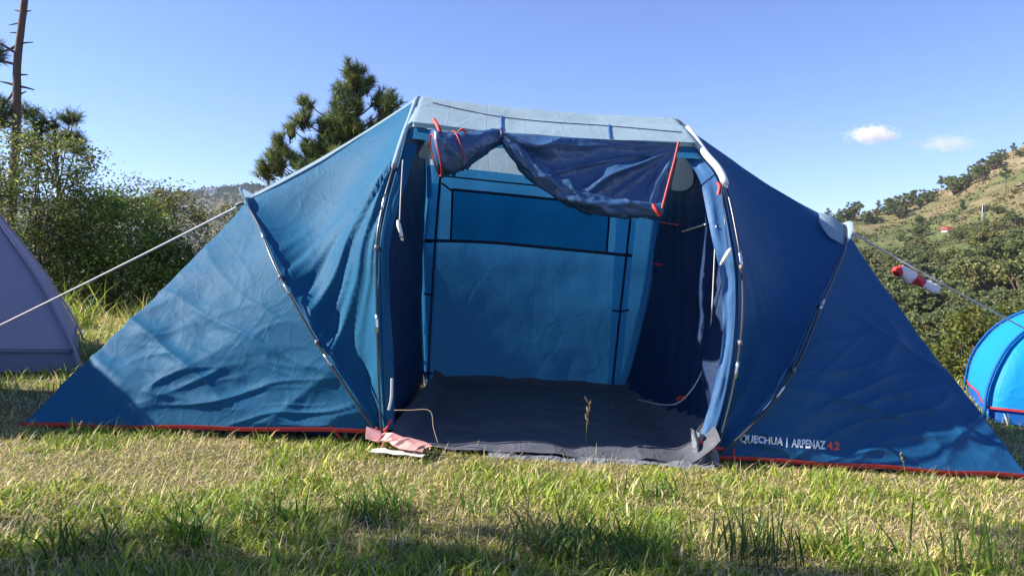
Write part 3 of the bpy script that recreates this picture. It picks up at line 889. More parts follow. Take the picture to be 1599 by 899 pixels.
# --- cords, toggles
def cord(pts, r, m, name, parent=TENT, n=40, sides=6):
    V, F = tube(catmull([P(*p) for p in pts], n), r, sides)
    return mobj(name, V, F, m, parent)
cord([(629, 250, 4.0), (626, 300, 3.95), (624, 345, 3.92)], 0.003, M['rope'], 'door_cord')
def toggle(a, b, r, name='toggle'):
    pa = catmull([a, a.lerp(b, .35) + Vector((0, -.006, 0)), b], 12)
    V, F = tube(pa, r * np.array([.5, .8, 1, 1.1, 1.1, 1, 1, .9, .9, .8, .7, .4]), 8)
    o = mobj(name, V, F, M['whitep'], TENT)
    c = Vector(pa[9]); V, F = boxVF(c, (.016, .016, .012)); q = mobj('toggle_lock', V, F, M['black'], None, smooth=False); q.parent = o
toggle(P(621, 344, 3.91), P(629, 376, 3.9), 0.011)
toggle(P(1141, 388, 3.86), P(1125, 414, 3.86), 0.012)
cord([(1118, 352, 4.0), (1112, 480, 4.05), (1108, 520, 4.1), (1096, 580, 4.15), (1068, 622, 4.2), (1040, 632, 4.4), (996, 624, 5.2)], 0.004, M['rope'], 'zip_cord', n=80)
web([(1056, 624, 4.26), (1064, 620, 4.24), (1072, 622, 4.2)], 0.02, 'red', 'zip_puller')
cord([(1126, 285, 4.1), (1131, 340, 3.93), (1137, 390, 3.88)], 0.003, M['pole'], 'shock_cord')
web([(1120, 285, 4.09), (1124, 292, 4.07), (1122, 304, 4.06)], 0.02, 'red', 'sleeve_tag')
cord([(616, 640, 3.76), (640, 640, 3.74), (671, 641, 3.72), (677, 668, 3.69), (684, 692, 3.66)], 0.0020, M['straw'], 'stake_cord')
# thin seams of the left end panel and its guy attachment
BEL = [bvh_of(end_l)]
BER = [bvh_of(end_r)]; BSR = [bvh_of(side_r)]
# straps joining the outer left pole to the side panel
BSL = [bvh_of(side_l)]
# --- guy ropes
def rope(a, b, sag, r, name, parent=TENT):
    a, b = Vector(a), Vector(b); pts = []
    for k in range(30):
        t = k / 29; p = a.lerp(b, t); p.z -= sag * 4 * t * (1 - t); pts.append(p)
    V, F = tube(np.array(pts), r, 6); return mobj(name, V, F, M['rope'], parent)
aL = Vector(L2[NU // 2]) + Vector((-0.02, 0, -.02))
rope(aL, P(-160, 585, 5.25), 0.01, 0.0065, 'guy_rope')
V, F = tube(catmull([aL, aL + Vector((-.03, 0, -.004)), aL + Vector((-.06, -.0, -.02))], 8), 0.012, 8); mobj('guy_tensioner', V, F, M['clip'], TENT)
bR = P(1720, 574, 5.9)
rope(Vector(R2[NU // 2]) + Vector((.05, .02, -.02)), bR, 0.02, 0.0065, 'guy_rope')

# --- lettering printed on the right end panel
def lettering(text, x0, y0, x1, y1, hgt, m, bold, name):
    cu = bpy.data.curves.new('lettering', 'FONT'); cu.body = text; cu.offset = bold; cu.resolution_u = 4
    to = bpy.data.objects.new('tmp', cu); COL.objects.link(to)
    me = bpy.data.meshes.new_from_object(to.evaluated_get(bpy.context.evaluated_depsgraph_get()))
    bpy.data.objects.remove(to)
    import bmesh
    bm = bmesh.new(); bm.from_mesh(me); bmesh.ops.triangulate(bm, faces=bm.faces[:])
    for _ in range(3):
        bmesh.ops.subdivide_edges(bm, edges=[e for e in bm.edges if e.calc_length() > .12], cuts=1)
        bmesh.ops.triangulate(bm, faces=bm.faces[:])
    bm.to_mesh(me); bm.free()
    co = np.array([v.co[:] for v in me.vertices]); fs = [tuple(p.vertices) for p in me.polygons]
    lo, hi = co.min(0), co.max(0)
    V = []
    dx, dy = x1 - x0, y1 - y0; L = math.hypot(dx, dy)
    for c in co:
        s = (c[0] - lo[0]) / (hi[0] - lo[0]); t = (c[1] - lo[1]) / (hi[1] - lo[1])
        px = x0 + dx * s + t * hgt * (dy / L) * .6; py = y0 + dy * s - t * hgt
        V.append(hit(BER + BSR, px, py, 0.005))
    o = mobj(name, V, fs, m, None, smooth=False); return o
bpy.context.view_layer.update()
for tx, x0, y0, x1, y1, h, m, bd in (('QUECHUA', 1155, 691.5, 1222, 697, 14, 'logo_white', .026), ('|', 1227, 698, 1229, 698, 15, 'logo_white', 0.0),
                                  ('ARPENAZ', 1235, 698, 1288, 701.5, 13.5, 'logo_white', .030), ('4.2', 1291, 702, 1310, 703, 13, 'logo_red', .035)):
    o = lettering(tx, x0, y0, x1, y1, h, M[m], bd, 'lettering'); o.parent = end_r

# ------------------------------------------------------------------ neighbouring tents
def dome_tent(name, cx, cy, rx, ry, h, rot, mats, label, skirt=0.16, sag=0.04, hemm=None, seed=1, power=1.6):
    """square-plan dome: four curved poles to the apex, cloth drawn in between them"""
    root = empty(name, (cx, cy, gz(cx, cy)), label, 'tent')
    na, nr = 96, 40
    def pt(a, t):
        k = a / (math.pi / 2); f = k - math.floor(k)
        c, s = math.cos(a), math.sin(a)
        q = 1 / max(abs(math.cos(a - math.pi / 4 - 0)) if False else max(abs(c), abs(s)), 1e-6)
        x, y = c * q, s * q
        rr = math.cos(t * math.pi / 2) ** (1 / power) if power else (1 - t) * (1 + .12 * math.sin(math.pi * t))
        diag = 1 - abs(abs(c) - abs(s)) / 1.0
        dr = 1 - sag * (1 - diag) * math.sin(math.pi * min(1, t * 1.0)) * 1.5
        X, Y = x * rx * rr * dr, y * ry * rr * dr
        Xr = X * math.cos(rot) - Y * math.sin(rot); Yr = X * math.sin(rot) + Y * math.cos(rot)
        z = h * math.sin(t * math.pi / 2) ** 0.95 if power else h * t
        n_ = fbm(Xr * 2 + seed, Yr * 2, z * 2, 3) * 0.012
        lz = gz(cx + Xr, cy + Yr) - gz(cx, cy)
        return (Xr * (1 + n_), Yr * (1 + n_), z + lz * (1 - t) + 0.02)
    ts_ = math.asin(min(.99, skirt / h)) / (math.pi / 2) if power else skirt / h
    def band(t0, t1, n, nm, m, grow=0.0):
        G = np.array([[pt(2 * math.pi * i / na, t0 + (t1 - t0) * j / (n - 1)) for j in range(n)] for i in range(na + 1)])
        if grow: G[:, :, :2] *= 1 + grow
        o = sheet(nm, G, m, None); o.parent = root; return o
    band(ts_, 1.0, nr, 'fly', mats[0])
    band(0.0, ts_ * 1.0, 6, 'skirt', mats[1], -0.012)
    band(ts_ * .93, ts_ * 1.10, 3, 'hem_tape', hemm or mats[1], 0.006)
    for a0 in (math.pi / 4, 3 * math.pi / 4):
        path = [np.array(pt(a0, t)) * [1.012, 1.012, 1] + [0, 0, .012] for t in np.linspace(0, 1, 20)] + [np.array(pt(a0 + math.pi, t)) * [1.012, 1.012, 1] + [0, 0, .012] for t in np.linspace(.97, 0, 20)]
        V, F = tube(np.array(path), 0.011, 7); o = mobj('pole_sleeve', V, F, mats[2]); o.parent = root
    return root
dome_tent('dome_tent', -4.72, 6.10, 1.0, 1.15, 1.78, R(30), (M['purple'], M['purple_dark'], M['purple']), 'mauve grey dome tent in shade at the left edge', skirt=0.15, power=0, sag=.02)
dome_tent('dome_tent', -4.50, 4.20, .72, .68, 1.60, R(2), (M['purple'], M['purple_dark'], M['purple']), 'unseen mauve dome tent added left of the frame to shade the left end panel', skirt=0.15, power=1.5)  # unseen tent, added and sized to cast shade on the left end panel
cy_ = dome_tent('dome_tent', 5.0, 5.8, 1.15, 1.0, 1.0, R(-28), (M['cyan'], M['cyan_dark'], M['cyan_dark']), 'bright sky-blue dome tent at the right edge, half in shadow', skirt=0.10, hemm=M['red'], power=1.3, seed=5)

# ------------------------------------------------------------------ grass
GREENS = [(0.200, 0.310, 0.024), (0.310, 0.410, 0.036), (0.470, 0.480, 0.075), (0.70, 0.57, 0.25), (0.74, 0.60, 0.36), (0.52, 0.37, 0.19), (0.12, 0.20, 0.022)]
def blades(X, Y, L, Wd, lean, az, col, seg=3, curl=1.0):
    n = len(X); Z = np.array([gz(a, b) for a, b in zip(X, Y)]) - 0.004
    rows = []
    d = np.stack([np.cos(az), np.sin(az), np.zeros(n)], 1); s = np.stack([-np.sin(az + 0.6 * np.sin(az * 7)), np.cos(az + 0.6 * np.sin(az * 7)), np.zeros(n)], 1)
    base = np.stack([X, Y, Z], 1)
    p = base.copy(); ang = lean * 0.35
    V = []
    for k in range(seg + 1):
        t = k / seg
        w = Wd * (1 - t ** 1.5) * (0.55 + 0.9 * t * (1 - t) * 2)
        if k < seg: V += [p - s * w[:, None] / 2, p + s * w[:, None] / 2]
        else: V += [p.copy()]
        stp = (L / seg)[:, None]
        p = p + stp * (np.cos(ang)[:, None] * np.array([0, 0, 1.0]) + np.sin(ang)[:, None] * d)
        ang = ang + lean * 1.1 / seg * curl
        zmin = base[:, 2] + 0.006 + 0.012 * t; p[:, 2] = np.maximum(p[:, 2], zmin)
    V = np.stack(V, 1); nvv = V.shape[1]
    k0 = np.arange(n) * nvv; F = []
    for k in range(seg - 1):
        a = k0 + 2 * k; F += [np.stack([a, a + 1, a + 3], 1), np.stack([a, a + 3, a + 2], 1)]
    a = k0 + 2 * (seg - 1); F.append(np.stack([a, a + 1, a + 2], 1))
    F = np.concatenate(F)
    return V.reshape(-1, 3), F, np.repeat(col, nvv, axis=0)

def keep_out(X, Y):
    inside = (X > -2.45) & (X < 2.52) & (Y > 3.86) & (Y < 5.85)
    living = (X > -0.58) & (X < 1.05) & (Y > 3.74) & (Y < 5.9)
    return ~(inside | living)

def patch_noise(X, Y, sc, o=0):
    return np.array([noise.noise(Vector((a * sc, b * sc, o))) for a, b in zip(X, Y)])

def mix_cols(n, green, r):
    """green 0..1 -> lush share"""
    c = np.array(GREENS); out = np.zeros((n, 3))
    wl_ = np.array([.30, .26, .14, .05, .03, .04, .18]); wd = np.array([.08, .12, .19, .22, .19, .14, .06])
    u = r.random(n)
    for q in range(n):
        w = wl_ * green[q] + wd * (1 - green[q]); out[q] = c[np.searchsorted(np.cumsum(w) / w.sum(), u[q])]
    return np.clip(out * r.uniform(.6, 1.35, (n, 1)), 0, 1)

def lawn(n, x0, x1, y0, y1, Lm, Wm, seed, bias=0.0, wide=True):
    r = np.random.default_rng(seed)
    Y = y0 + (y1 - y0) * r.random(n) ** 1.15
    X = x0 + (x1 - x0) * r.random(n)
    if wide:
        X = (X) * np.clip(0.78 * Y + 0.7, 0, 5) / 3.6
    k = keep_out(X, Y); X, Y = X[k], Y[k]; n = len(X)
    g = np.clip(0.42 + 1.7 * patch_noise(X, Y, 1.7) + 0.9 * patch_noise(X, Y, 5.1, 3) + bias + np.clip((2.9 - Y) * 0.5, -.15, .4), 0, 1)
    hgt = 0.75 + 0.7 * g + 0.35 * patch_noise(X, Y, 9, 7)
    L = Lm * hgt * r.uniform(.45, 1.5, n); Wd = Wm * r.uniform(.55, 1.5, n) * (0.8 + 0.5 * g)
    lean = np.abs(r.normal(0, .9, n)) + 0.55
    lean = np.where(r.random(n) < 0.62 * (1.15 - g), r.uniform(1.8, 2.9, n), lean)
    col = mix_cols(n, g, r)
    return blades(X, Y, L, Wd, lean, r.uniform(0, 2 * np.pi, n), col)
def straw(n, seed):
    r = np.random.default_rng(seed); Y = r.uniform(1.7, 4.0, n); X = r.uniform(-1, 1, n) * (.78 * Y + .7)
    k = keep_out(X, Y); X, Y = X[k], Y[k]; n = len(X)
    col = palette(n, [(.74, .60, .34), (.66, .50, .28), (.80, .70, .48), (.50, .34, .22)], [3, 2, 2, 1], r)
    return blades(X, Y, r.uniform(.05, .15, n), r.uniform(.0016, .0034, n), r.uniform(1.5, 2.7, n), r.uniform(0, 6.28, n), col, curl=.5)
def weeds(n, seed):
    '''small broad leaves of clover and seedlings between the blades'''
    r = np.random.default_rng(seed); Y = r.uniform(1.7, 3.9, n); X = r.uniform(-1, 1, n) * (.78 * Y + .7)
    k = keep_out(X, Y) & (patch_noise(X, Y, 1.7) > -.05); X, Y = X[k], Y[k]; n = len(X)
    X = np.repeat(X, 5) + r.normal(0, .012, n * 5); Y = np.repeat(Y, 5) + r.normal(0, .012, n * 5); n *= 5
    col = palette(n, [(.20, .32, .03), (.30, .42, .05), (.14, .24, .03)], [2, 2, 1], r)
    return blades(X, Y, r.uniform(.02, .05, n), r.uniform(.008, .015, n), r.uniform(.8, 2.2, n), r.uniform(0, 6.28, n), col)
def joinT(parts):
    V = []; F = []; C = []; o = 0
    for v, f, c in parts: V.append(v); F.append(f + o); C.append(c); o += len(v)
    return np.concatenate(V), np.concatenate(F), np.concatenate(C)

V, F, C = joinT([lawn(150000, -3.6, 3.6, 1.55, 4.05, 0.038, 0.0042, 11),
                 lawn(6500, -3.6, 3.6, 1.45, 2.7, 0.062, 0.0062, 12, 0.15),
                 lawn(9000, -3.6, 3.6, 1.8, 3.9, 0.055, 0.0075, 14, 0.15),
                 lawn(2600, -3.6, 3.6, 1.8, 4.0, 0.080, 0.0028, 13, -0.6),
                 straw(8000, 17), weeds(900, 18)])
g = mobj('lawn_grass', V, F, M['grass'], smooth=False, col=C); tag(g, 'rough mown grass and straw in front of the blue tent', 'grass', kind='stuff')
V, F, C = joinT([lawn(16000, -6.2, -2.4, 3.7, 6.8, 0.085, 0.006, 21, 0.1, False),
                 lawn(15000, -8.5, -2.6, 6.6, 12.2, 0.17, 0.010, 22, 0.05, False),
                 lawn(4500, -7.5, -3.0, 9.0, 12.0, 0.42, 0.014, 23, -0.15, False)])
g = mobj('tall_grass', V, F, M['grass'], smooth=False, col=C); tag(g, 'longer sunlit grass between the mauve tent and the bushes', 'grass', kind='stuff')
V, F, C = joinT([lawn(9000, 2.4, 5.2, 3.7, 5.6, 0.07, 0.006, 31, 0, False), lawn(6000, 2.6, 7.5, 5.2, 9.0, 0.12, 0.009, 32, 0, False)])
g = mobj('verge_grass', V, F, M['grass'], smooth=False, col=C); tag(g, 'short grass under the sky-blue tent at right', 'grass', kind='stuff')

# lush broad-bladed clumps, each a plant of its own
def clump(px, py, n, L, Wd, label, seed, cols=None, spread=0.05, name='grass_clump', lean=(.3, 1.6)):
    r = np.random.default_rng(seed)
    d = 0.89 * FPX / (py - YH)
    for _ in range(6):
        x = (px - 799.5) / FPX * d; d = (CH - gz(x, d)) * FPX / (py - YH)
    x = (px - 799.5) / FPX * d
    X = x + r.normal(0, spread, n); Y = d + r.normal(0, spread * .8, n)
    le = r.uniform(lean[0], lean[1], n)
    c = palette(n, cols or [(0.075, 0.17, 0.018), (0.12, 0.22, 0.025), (0.19, 0.27, 0.04)], [1, 1, .6], r)
    V, F, C = blades(X, Y, L * r.uniform(.5, 1.2, n), Wd * r.uniform(.6, 1.3, n), le, r.uniform(0, 2 * np.pi, n), c, seg=6)
    V = V - np.array([x, d, gz(x, d)])
    o = mobj(name, V, F, M['grass'], smooth=False, col=C); o.location = (x, d, gz(x, d))
    tag(o, label, 'grass', 'broad-bladed grass clumps in the lawn'); return o
clump(590, 800, 150, .16, .009, 'bright green bushy grass clump in front of the pink wrapper', 1, spread=.09)
clump(290, 850, 60, .20, .010, 'tall pale grass clump at the lower left', 2)
clump(130, 865, 70, .17, .009, 'dark green grass clump near the lower left corner', 3, cols=[(0.05, .11, .02), (.08, .15, .02)], spread=.08)
clump(880, 872, 130, .21, .010, 'large shaded grass clump with arching blades at bottom centre', 4, cols=[(0.06, .12, .025), (.09, .16, .03)], spread=.10)
clump(1010, 868, 60, .22, .009, 'thin arching grass clump right of the bottom centre', 5, spread=.09)
clump(1185, 872, 90, .20, .008, 'dark upright grass clump below the tent lettering', 6, cols=[(0.045, .085, .02), (.07, .12, .03)], lean=(.1, .9), spread=.07)
clump(1330, 860, 60, .19, .008, 'straggly grass clump at the lower right', 7, spread=.10)
clump(1540, 885, 50, .24, .010, 'bright stalky grass clump near the lower right corner', 8, cols=[(.16, .25, .04), (.12, .2, .03)], lean=(.1, 1.0), spread=.08)
clump(420, 815, 120, .13, .009, 'short lush grass clump left of centre in the lawn', 9, spread=.06)
clump(1030, 775, 60, .12, .010, 'leafy green clump in the sunlit lawn right of centre', 10, spread=.08)
clump(745, 800, 50, .12, .008, 'low green clump in the middle of the sunlit lawn', 12, spread=.09)

def stalk(px, py, top_py, label, seed, heads=10, col=(0.30, 0.22, 0.13), bend=0.02):
    r = np.random.default_rng(seed); d = 0.89 * FPX / (py - YH)
    for _ in range(6):
        x = (px - 799.5) / FPX * d; d = (CH - gz(x, d)) * FPX / (py - YH)
    x = (px - 799.5) / FPX * d; h = (py - top_py) / FPX * d
    root = empty('seed_stalk', (x, d, gz(x, d)), label, 'grass stalk', 'dry seed stalks in the lawn')
    pth = catmull([(0, 0, -.01), (bend * .3, 0, h * .5), (bend, 0.0, h)], 14)
    V, F = tube(pth, np.linspace(.0036, .0018, 14), 5); c = np.tile(np.array([[.16, .19, .06]]), (len(V), 1))
    s = mobj('stem', V, F, M['grass'], None, col=c); s.parent = root
    tips, dirs = [], []
    parts = []
    for k in range(heads):
        t = 1 - 0.38 * k / heads; p = pth[min(13, int(t * 13))]; a = r.uniform(0, 6.28)
        dd = np.array([math.cos(a) * .5, math.sin(a) * .5, 1]); L = h * r.uniform(.10, .2)
        e = p + dd / np.linalg.norm(dd) * L
        parts.append(tube(np.array([p, p + (e - p) * .3, p + (e - p) * .7, e]), np.array([.0012, .0062, .0050, .001]), 5))
    v, f = join(parts); hd = mobj('seed_head', v, f, M['grass'], None, col=np.tile(np.array([col]), (len(v), 1))); hd.parent = root
stalk(914, 712, 632, 'tall seed stalk standing in front of the groundsheet', 1, 9)
stalk(121, 690, 660, 'short dry stalk by the left corner of the blue tent', 2, 6)
stalk(1468, 735, 695, 'dry forked stalk before the right end panel', 3, 5, bend=.01)
stalk(1415, 745, 710, 'thin dry stalk leaning beside the right red hem', 4, 4, bend=-.03)

# ------------------------------------------------------------------ pink wrapper at the left pole foot
def wrapper():
    c = P(622, 708, 3.68)
    root = empty('wrapper', (c.x, c.y, gz(c.x, c.y)), 'crumpled pink and white wrapper lying at the left pole foot', 'wrapper')
    def crump(w, d, h, seed, off, rz, m, name, quant):
        n = 22; G = np.zeros((n, n, 3))
        for i in range(n):
            for j in range(n):
                s, t = i / (n - 1) - .5, j / (n - 1) - .5
                q = fbm(s * 5 + seed, t * 5, seed, 3); q2 = noise.cell(Vector((s * quant, t * quant, seed))) * .5
                z = h * (0.6 + q * .6 + q2 * .7) * max(0, 1 - (2 * abs(t)) ** 3) ** .5 * (1 - .5 * s)
                x, y = s * w * (1 + .08 * q), t * d * (1 + .15 * q2)
                G[i, j] = (x * math.cos(rz) - y * math.sin(rz) + off[0], x * math.sin(rz) + y * math.cos(rz) + off[1], max(.004, z) + off[2])
        o = sheet(name, G, m, None); o.parent = root
    def crag(nx, ny, w, d, h, seed, off, rz, m, name):
        r = np.random.default_rng(seed); V = []; F = []
        for a in range(nx):
            for b in range(ny):
                s_, t_ = a / (nx - 1) - .5, b / (ny - 1) - .5
                x = s_ * w + r.normal(0, w * .035); y = t_ * d + r.normal(0, d * .07)
                z = h * (1 - .75 * (s_ + .5)) * (.55 + .9 * r.random()) * (1 - 1.1 * abs(t_) ** 1.5) + .008
                V.append((x * math.cos(rz) - y * math.sin(rz) + off[0], x * math.sin(rz) + y * math.cos(rz) + off[1], z + off[2]))
        for a in range(nx - 1):
            for b in range(ny - 1):
                q = (a * ny + b, (a + 1) * ny + b, (a + 1) * ny + b + 1, a * ny + b + 1)
                F += [(q[0], q[1], q[2]), (q[0], q[2], q[3])] if r.random() < .5 else [(q[0], q[1], q[3]), (q[1], q[2], q[3])]
        o = mobj(name, np.array(V), F, m, None, smooth=False); o.parent = root
        sm = o.modifiers.new('thickness', 'SOLIDIFY'); sm.thickness = .003
    crag(8, 5, .30, .15, .085, 3, (0, 0.0, .015), R(-14), M['pink'], 'pink_sheet')
    crag(6, 4, .17, .12, .055, 5, (.04, -.035, .028), R(-26), M['pink'], 'pink_sheet')
    crag(7, 3, .24, .07, .022, 8, (.01, -.085, .010), R(-14), M['whitep'], 'white_sheet')
wrapper()

# ------------------------------------------------------------------ red-and-white cloth tied on the right guy rope
def marker():
    a, b = P(1396, 420, 5.03), P(1462, 452, 5.19)
    m, n, l, bs, o = mat('red_white_stripes')
    tc = n.new('ShaderNodeTexCoord'); wv = n.new('ShaderNodeTexNoise'); wv.inputs['Scale'].default_value = 9; wv.inputs['Detail'].default_value = 1
    l.new(tc.outputs['Object'], wv.inputs['Vector'])
    uv = n.new('ShaderNodeUVMap'); sp = n.new('ShaderNodeSeparateXYZ'); l.new(uv.outputs[0], sp.inputs[0])
    m1 = n.new('ShaderNodeMath'); m1.operation = 'MULTIPLY_ADD'; m1.inputs[1].default_value = 34; l.new(sp.outputs[0], m1.inputs[0])
    w2 = n.new('ShaderNodeMath'); w2.operation = 'MULTIPLY'; w2.inputs[1].default_value = 3.5; l.new(wv.outputs[0], w2.inputs[0]); l.new(w2.outputs[0], m1.inputs[2])
    sn = n.new('ShaderNodeMath'); sn.operation = 'SINE'; l.new(m1.outputs[0], sn.inputs[0])
    gt = n.new('ShaderNodeMath'); gt.operation = 'GREATER_THAN'; gt.inputs[1].default_value = 0.45; l.new(sn.outputs[0], gt.inputs[0])
    mx = n.new('ShaderNodeMix'); mx.data_type = 'RGBA'; mx.inputs[6].default_value = (.72, .66, .68, 1); mx.inputs[7].default_value = (.50, .035, .045, 1)
    l.new(gt.outputs[0], mx.inputs[0]); l.new(mx.outputs[2], bs.inputs['Base Color']); bs.inputs['Roughness'].default_value = .7
    path = catmull([a, a.lerp(b, .3) + Vector((0, 0, .005)), a.lerp(b, .7), b], 40)
    rad = np.interp(np.linspace(0, 1, 40), [0, .1, .35, .7, .95, 1], [.014, .030, .034, .028, .032, .029])
    V, F = wob_tube(path, rad, 18, 4, .4, .1)
    uvc = np.array([[k / 39 * .32, s / 18] for k in range(40) for s in range(18)])
    c = (a + b) / 2
    V = V - np.array(c)
    ob = mobj('marker_cloth', V, F, m, uv=uvc); ob.location = c
    tag(ob, 'red and white marker cloth wrapped round the right guy rope', 'cloth')
marker()

# ------------------------------------------------------------------ trees and bushes on the left
OL = [(0.15, 0.19, 0.05), (0.21, 0.24, 0.07), (0.11, 0.15, 0.045), (0.36, 0.33, 0.08), (0.26, 0.19, 0.11)]
def at_ground(px, d): 
    x = (px - 799.5) / FPX * d; return (x, d, gz(x, d))
shrub('leafy_bush', at_ground(60, 11.0), [((0, 0, 1.5), (.75, .6, .75)), ((-.5, 0, 2.3), (.55, .5, .6)), ((.35, 0, 2.25), (.5, .5, .45)), ((.45, .1, .9), (.7, .6, .7)), ((0, 0, .7), (.9, .7, .6))], 15000, .062, OL, [3, 3, 3, .8, .4], 'tall olive bush with yellowing leaves right behind the mauve tent', 'bush', seed=5, twigs=10)
shrub('leafy_bush', at_ground(175, 11.4), [((0, 0, 1.2), (.85, .6, .75)), ((.3, 0, .7), (.9, .7, .65)), ((-.3, 0, 1.6), (.5, .5, .4))], 13000, .060, [(0.12, .20, .045), (.18, .26, .055), (.25, .31, .07)], [2, 3, 1], 'bright green bush under the bare twigs', 'bush', seed=6, twigs=8)
shrub('leafy_bush', at_ground(290, 12.0), [((0, 0, .95), (.8, .6, .55)), ((.5, 0, .6), (.7, .6, .5)), ((-.4, 0, .6), (.6, .6, .6))], 9000, .062, [(0.06, .085, .025), (.085, .115, .03), (.15, .17, .05)], [3, 2, 1], 'dark low bush left of the guy rope end', 'bush', seed=7, twigs=8)
shrub('leafy_bush', at_ground(390, 11.6), [((0, 0, .75), (.8, .6, .5)), ((.4, 0, .45), (.6, .6, .4)), ((-.5, 0, .5), (.6, .5, .42))], 7000, .060, [(0.10, .13, .03), (.16, .18, .04), (.24, .22, .06)], [2, 2, 1.5], 'low yellow-green bush beside the tent end under the rope', 'bush', seed=8, twigs=6)
shrub('leafy_bush', at_ground(-90, 11.5), [((0, 0, 1.3), (.9, .7, .9)), ((.3, 0, 1.9), (.6, .5, .5))], 9000, .065, OL, [3, 3, 3, .8, .2], 'olive bush at the far left edge behind the mauve tent', 'bush', seed=9, twigs=10)
shrub('leafy_bush', at_ground(215, 12.6), [((0, 0, 1.9), (.75, .5, .35)), ((.6, 0, 1.75), (.45, .4, .3))], 3200, .055, [(0.15, .15, .05), (.20, .16, .07), (.13, .15, .045)], [1, 1, 2], 'thin half-bare shrub with dry twigs above the green bush', 'shrub', seed=10, twigs=0, trunk=.02)
shrub('leafy_bush', at_ground(345, 13.0), [((0, 0, 1.6), (.6, .5, .4)), ((-.6, 0, 1.7), (.4, .4, .3))], 1900, .055, [(0.18, .16, .06), (.13, .14, .045)], [2, 2], 'sparse twiggy shrub against the far hills', 'shrub', seed=11, twigs=0, trunk=.02)

PN = [(0.085, 0.135, 0.045), (0.13, 0.175, 0.048), (0.20, 0.22, 0.055), (0.05, 0.085, 0.040)]
def pine(base, trunk_pts, rad, tuft_groups, L, nper, label, seed, wts=(3, 3, 2, 2), stubs=(), width=.010):
    """trunk_pts relative to base; tuft_groups: (centre, radii, ntufts, attach height)"""
    r = np.random.default_rng(seed)
    root = empty('pine_tree', base, label, 'tree')
    tp = catmull(trunk_pts, 40)
    wob = np.array([[.02 * fbm(k * .3, seed, 0, 2), 0, 0] for k in range(40)])
    V, F = tube(tp + wob, np.linspace(rad, rad * .45, 40), 10)
    parts = [(V, F)]
    for (t, dx, dz, ln, rr) in stubs:
        p = tp[int(t * 39)]; d = np.array([dx, r.uniform(-.4, .4), dz]); d /= np.linalg.norm(d)
        pa = catmull([p, p + d * ln * .5 + np.array([0, 0, .03 * ln]), p + d * ln], 7)
        parts.append(tube(pa, np.linspace(rr, rr * .4, 7), 6))
    tips, dirs = [], []
    sub = []
    for c, rd, nt, zat in tuft_groups:
        ns = 4 if nt > 40 else 1
        for _ in range(ns):
            o_ = r.normal(0, .42, 3) * np.array(rd) if ns > 1 else np.zeros(3)
            f_ = r.uniform(.45, .95) if ns > 1 else 1
            sub.append((tuple(np.array(c) + o_), tuple(np.array(rd) * f_), int(nt / ns), zat + (o_[2] if ns > 1 else 0)))
    for c, rd, nt, zat in sub:
        c = np.array(c); i = np.argmin(abs(tp[:, 2] - zat)); p0 = tp[i]
        lp = catmull([p0, p0 * .5 + c * .5 + np.array([0, 0, -.05]), c], 10)
        parts.append(tube(lp, np.linspace(rad * .32, rad * .10, 10), 5))
        q = r.normal(size=(nt, 3)); q /= np.linalg.norm(q, axis=1)[:, None]; q *= r.uniform(.25, 1.0, (nt, 1)) ** .5
        t_ = c + q * np.array(rd)
        for k, tt in enumerate(t_):
            dv = (tt - c) * .8 + np.array([0, 0, .8 * rd[2]]) + r.normal(0, .15, 3) * rd[0]
            tips.append(tt); dirs.append(dv)
            if k % 3 == 0: parts.append(tube(catmull([c + (tt - c) * .1, c + (tt - c) * .6 - np.array([0, 0, .04]), tt], 5), np.linspace(.02, .008, 5), 4))
    v, f = join(parts); o = mobj('trunk', v, f, M['bark'], None); o.parent = root
    V, F, C = needle_tufts(np.array(tips), dirs, L, nper, PN, wts, r, width)
    o = mobj('crown', V, F, M['needle'], None, smooth=False, col=C); o.parent = root
    return root
def rel(px, py, d, base): p = P(px, py, d); return (p.x - base[0], p.y - base[1], p.z - base[2])
# bare pine trunk at the far left
B = at_ground(14, 14.0); rl = lambda px, py, d=14.0: rel(px, py, d, B)
pine(B, [(0, 0, -.1), rl(19, 300), rl(26, 200), rl(27, 100), rl(36, 20), rl(42, -40), rl(44, -160)], .10,
     [(rl(-6, 80), (.28, .3, .2), 26, 4.9), (rl(2, 165), (.3, .3, .22), 34, 4.0), (rl(8, 190), (.22, .3, .15), 18, 3.8), (rl(20, -190), (1.0, .9, .7), 120, 8.0), (rl(90, -240), (.8, .8, .6), 90, 8.2)], .22, 34,
     'tall bare pine trunk with broken branch stubs at the far left', 3, wts=(3, 2, .5, 3),
     stubs=((.52, 1, .35, .25, .025), (.54, -1, .25, .3, .03), (.56, 1, -.2, .30, .03), (.60, -1, .2, .35, .035), (.63, -1, .6, .55, .03), (.66, 1, .1, .28, .02), (.68, -1, .1, .2, .02), (.72, 1, .1, .2, .02), (.74, -1, .35, .2, .025), (.44, 1, -.9, .9, .02), (.58, 1, .05, .22, .025), (.70, -1, -.15, .25, .02)))
B = at_ground(100, 15.0); rl = lambda px, py, d=15.0: rel(px, py, d, B)
pine(B, [(0, 0, -.1), rl(95, 340), rl(88, 260), rl(85, 195)], .07,
     [(rl(72, 190), (.35, .3, .2), 40, 2.6), (rl(112, 182), (.25, .3, .15), 30, 2.9), (rl(60, 215), (.4, .3, .25), 36, 2.3), (rl(105, 215), (.35, .3, .2), 36, 2.4), (rl(118, 232), (.2, .25, .1), 16, 2.2), (rl(40, 175), (.3, .3, .2), 26, 2.8)], .19, 34,
     'small young pine poking out above the olive bush', 5, wts=(3, 2, .6, 3), width=.011)
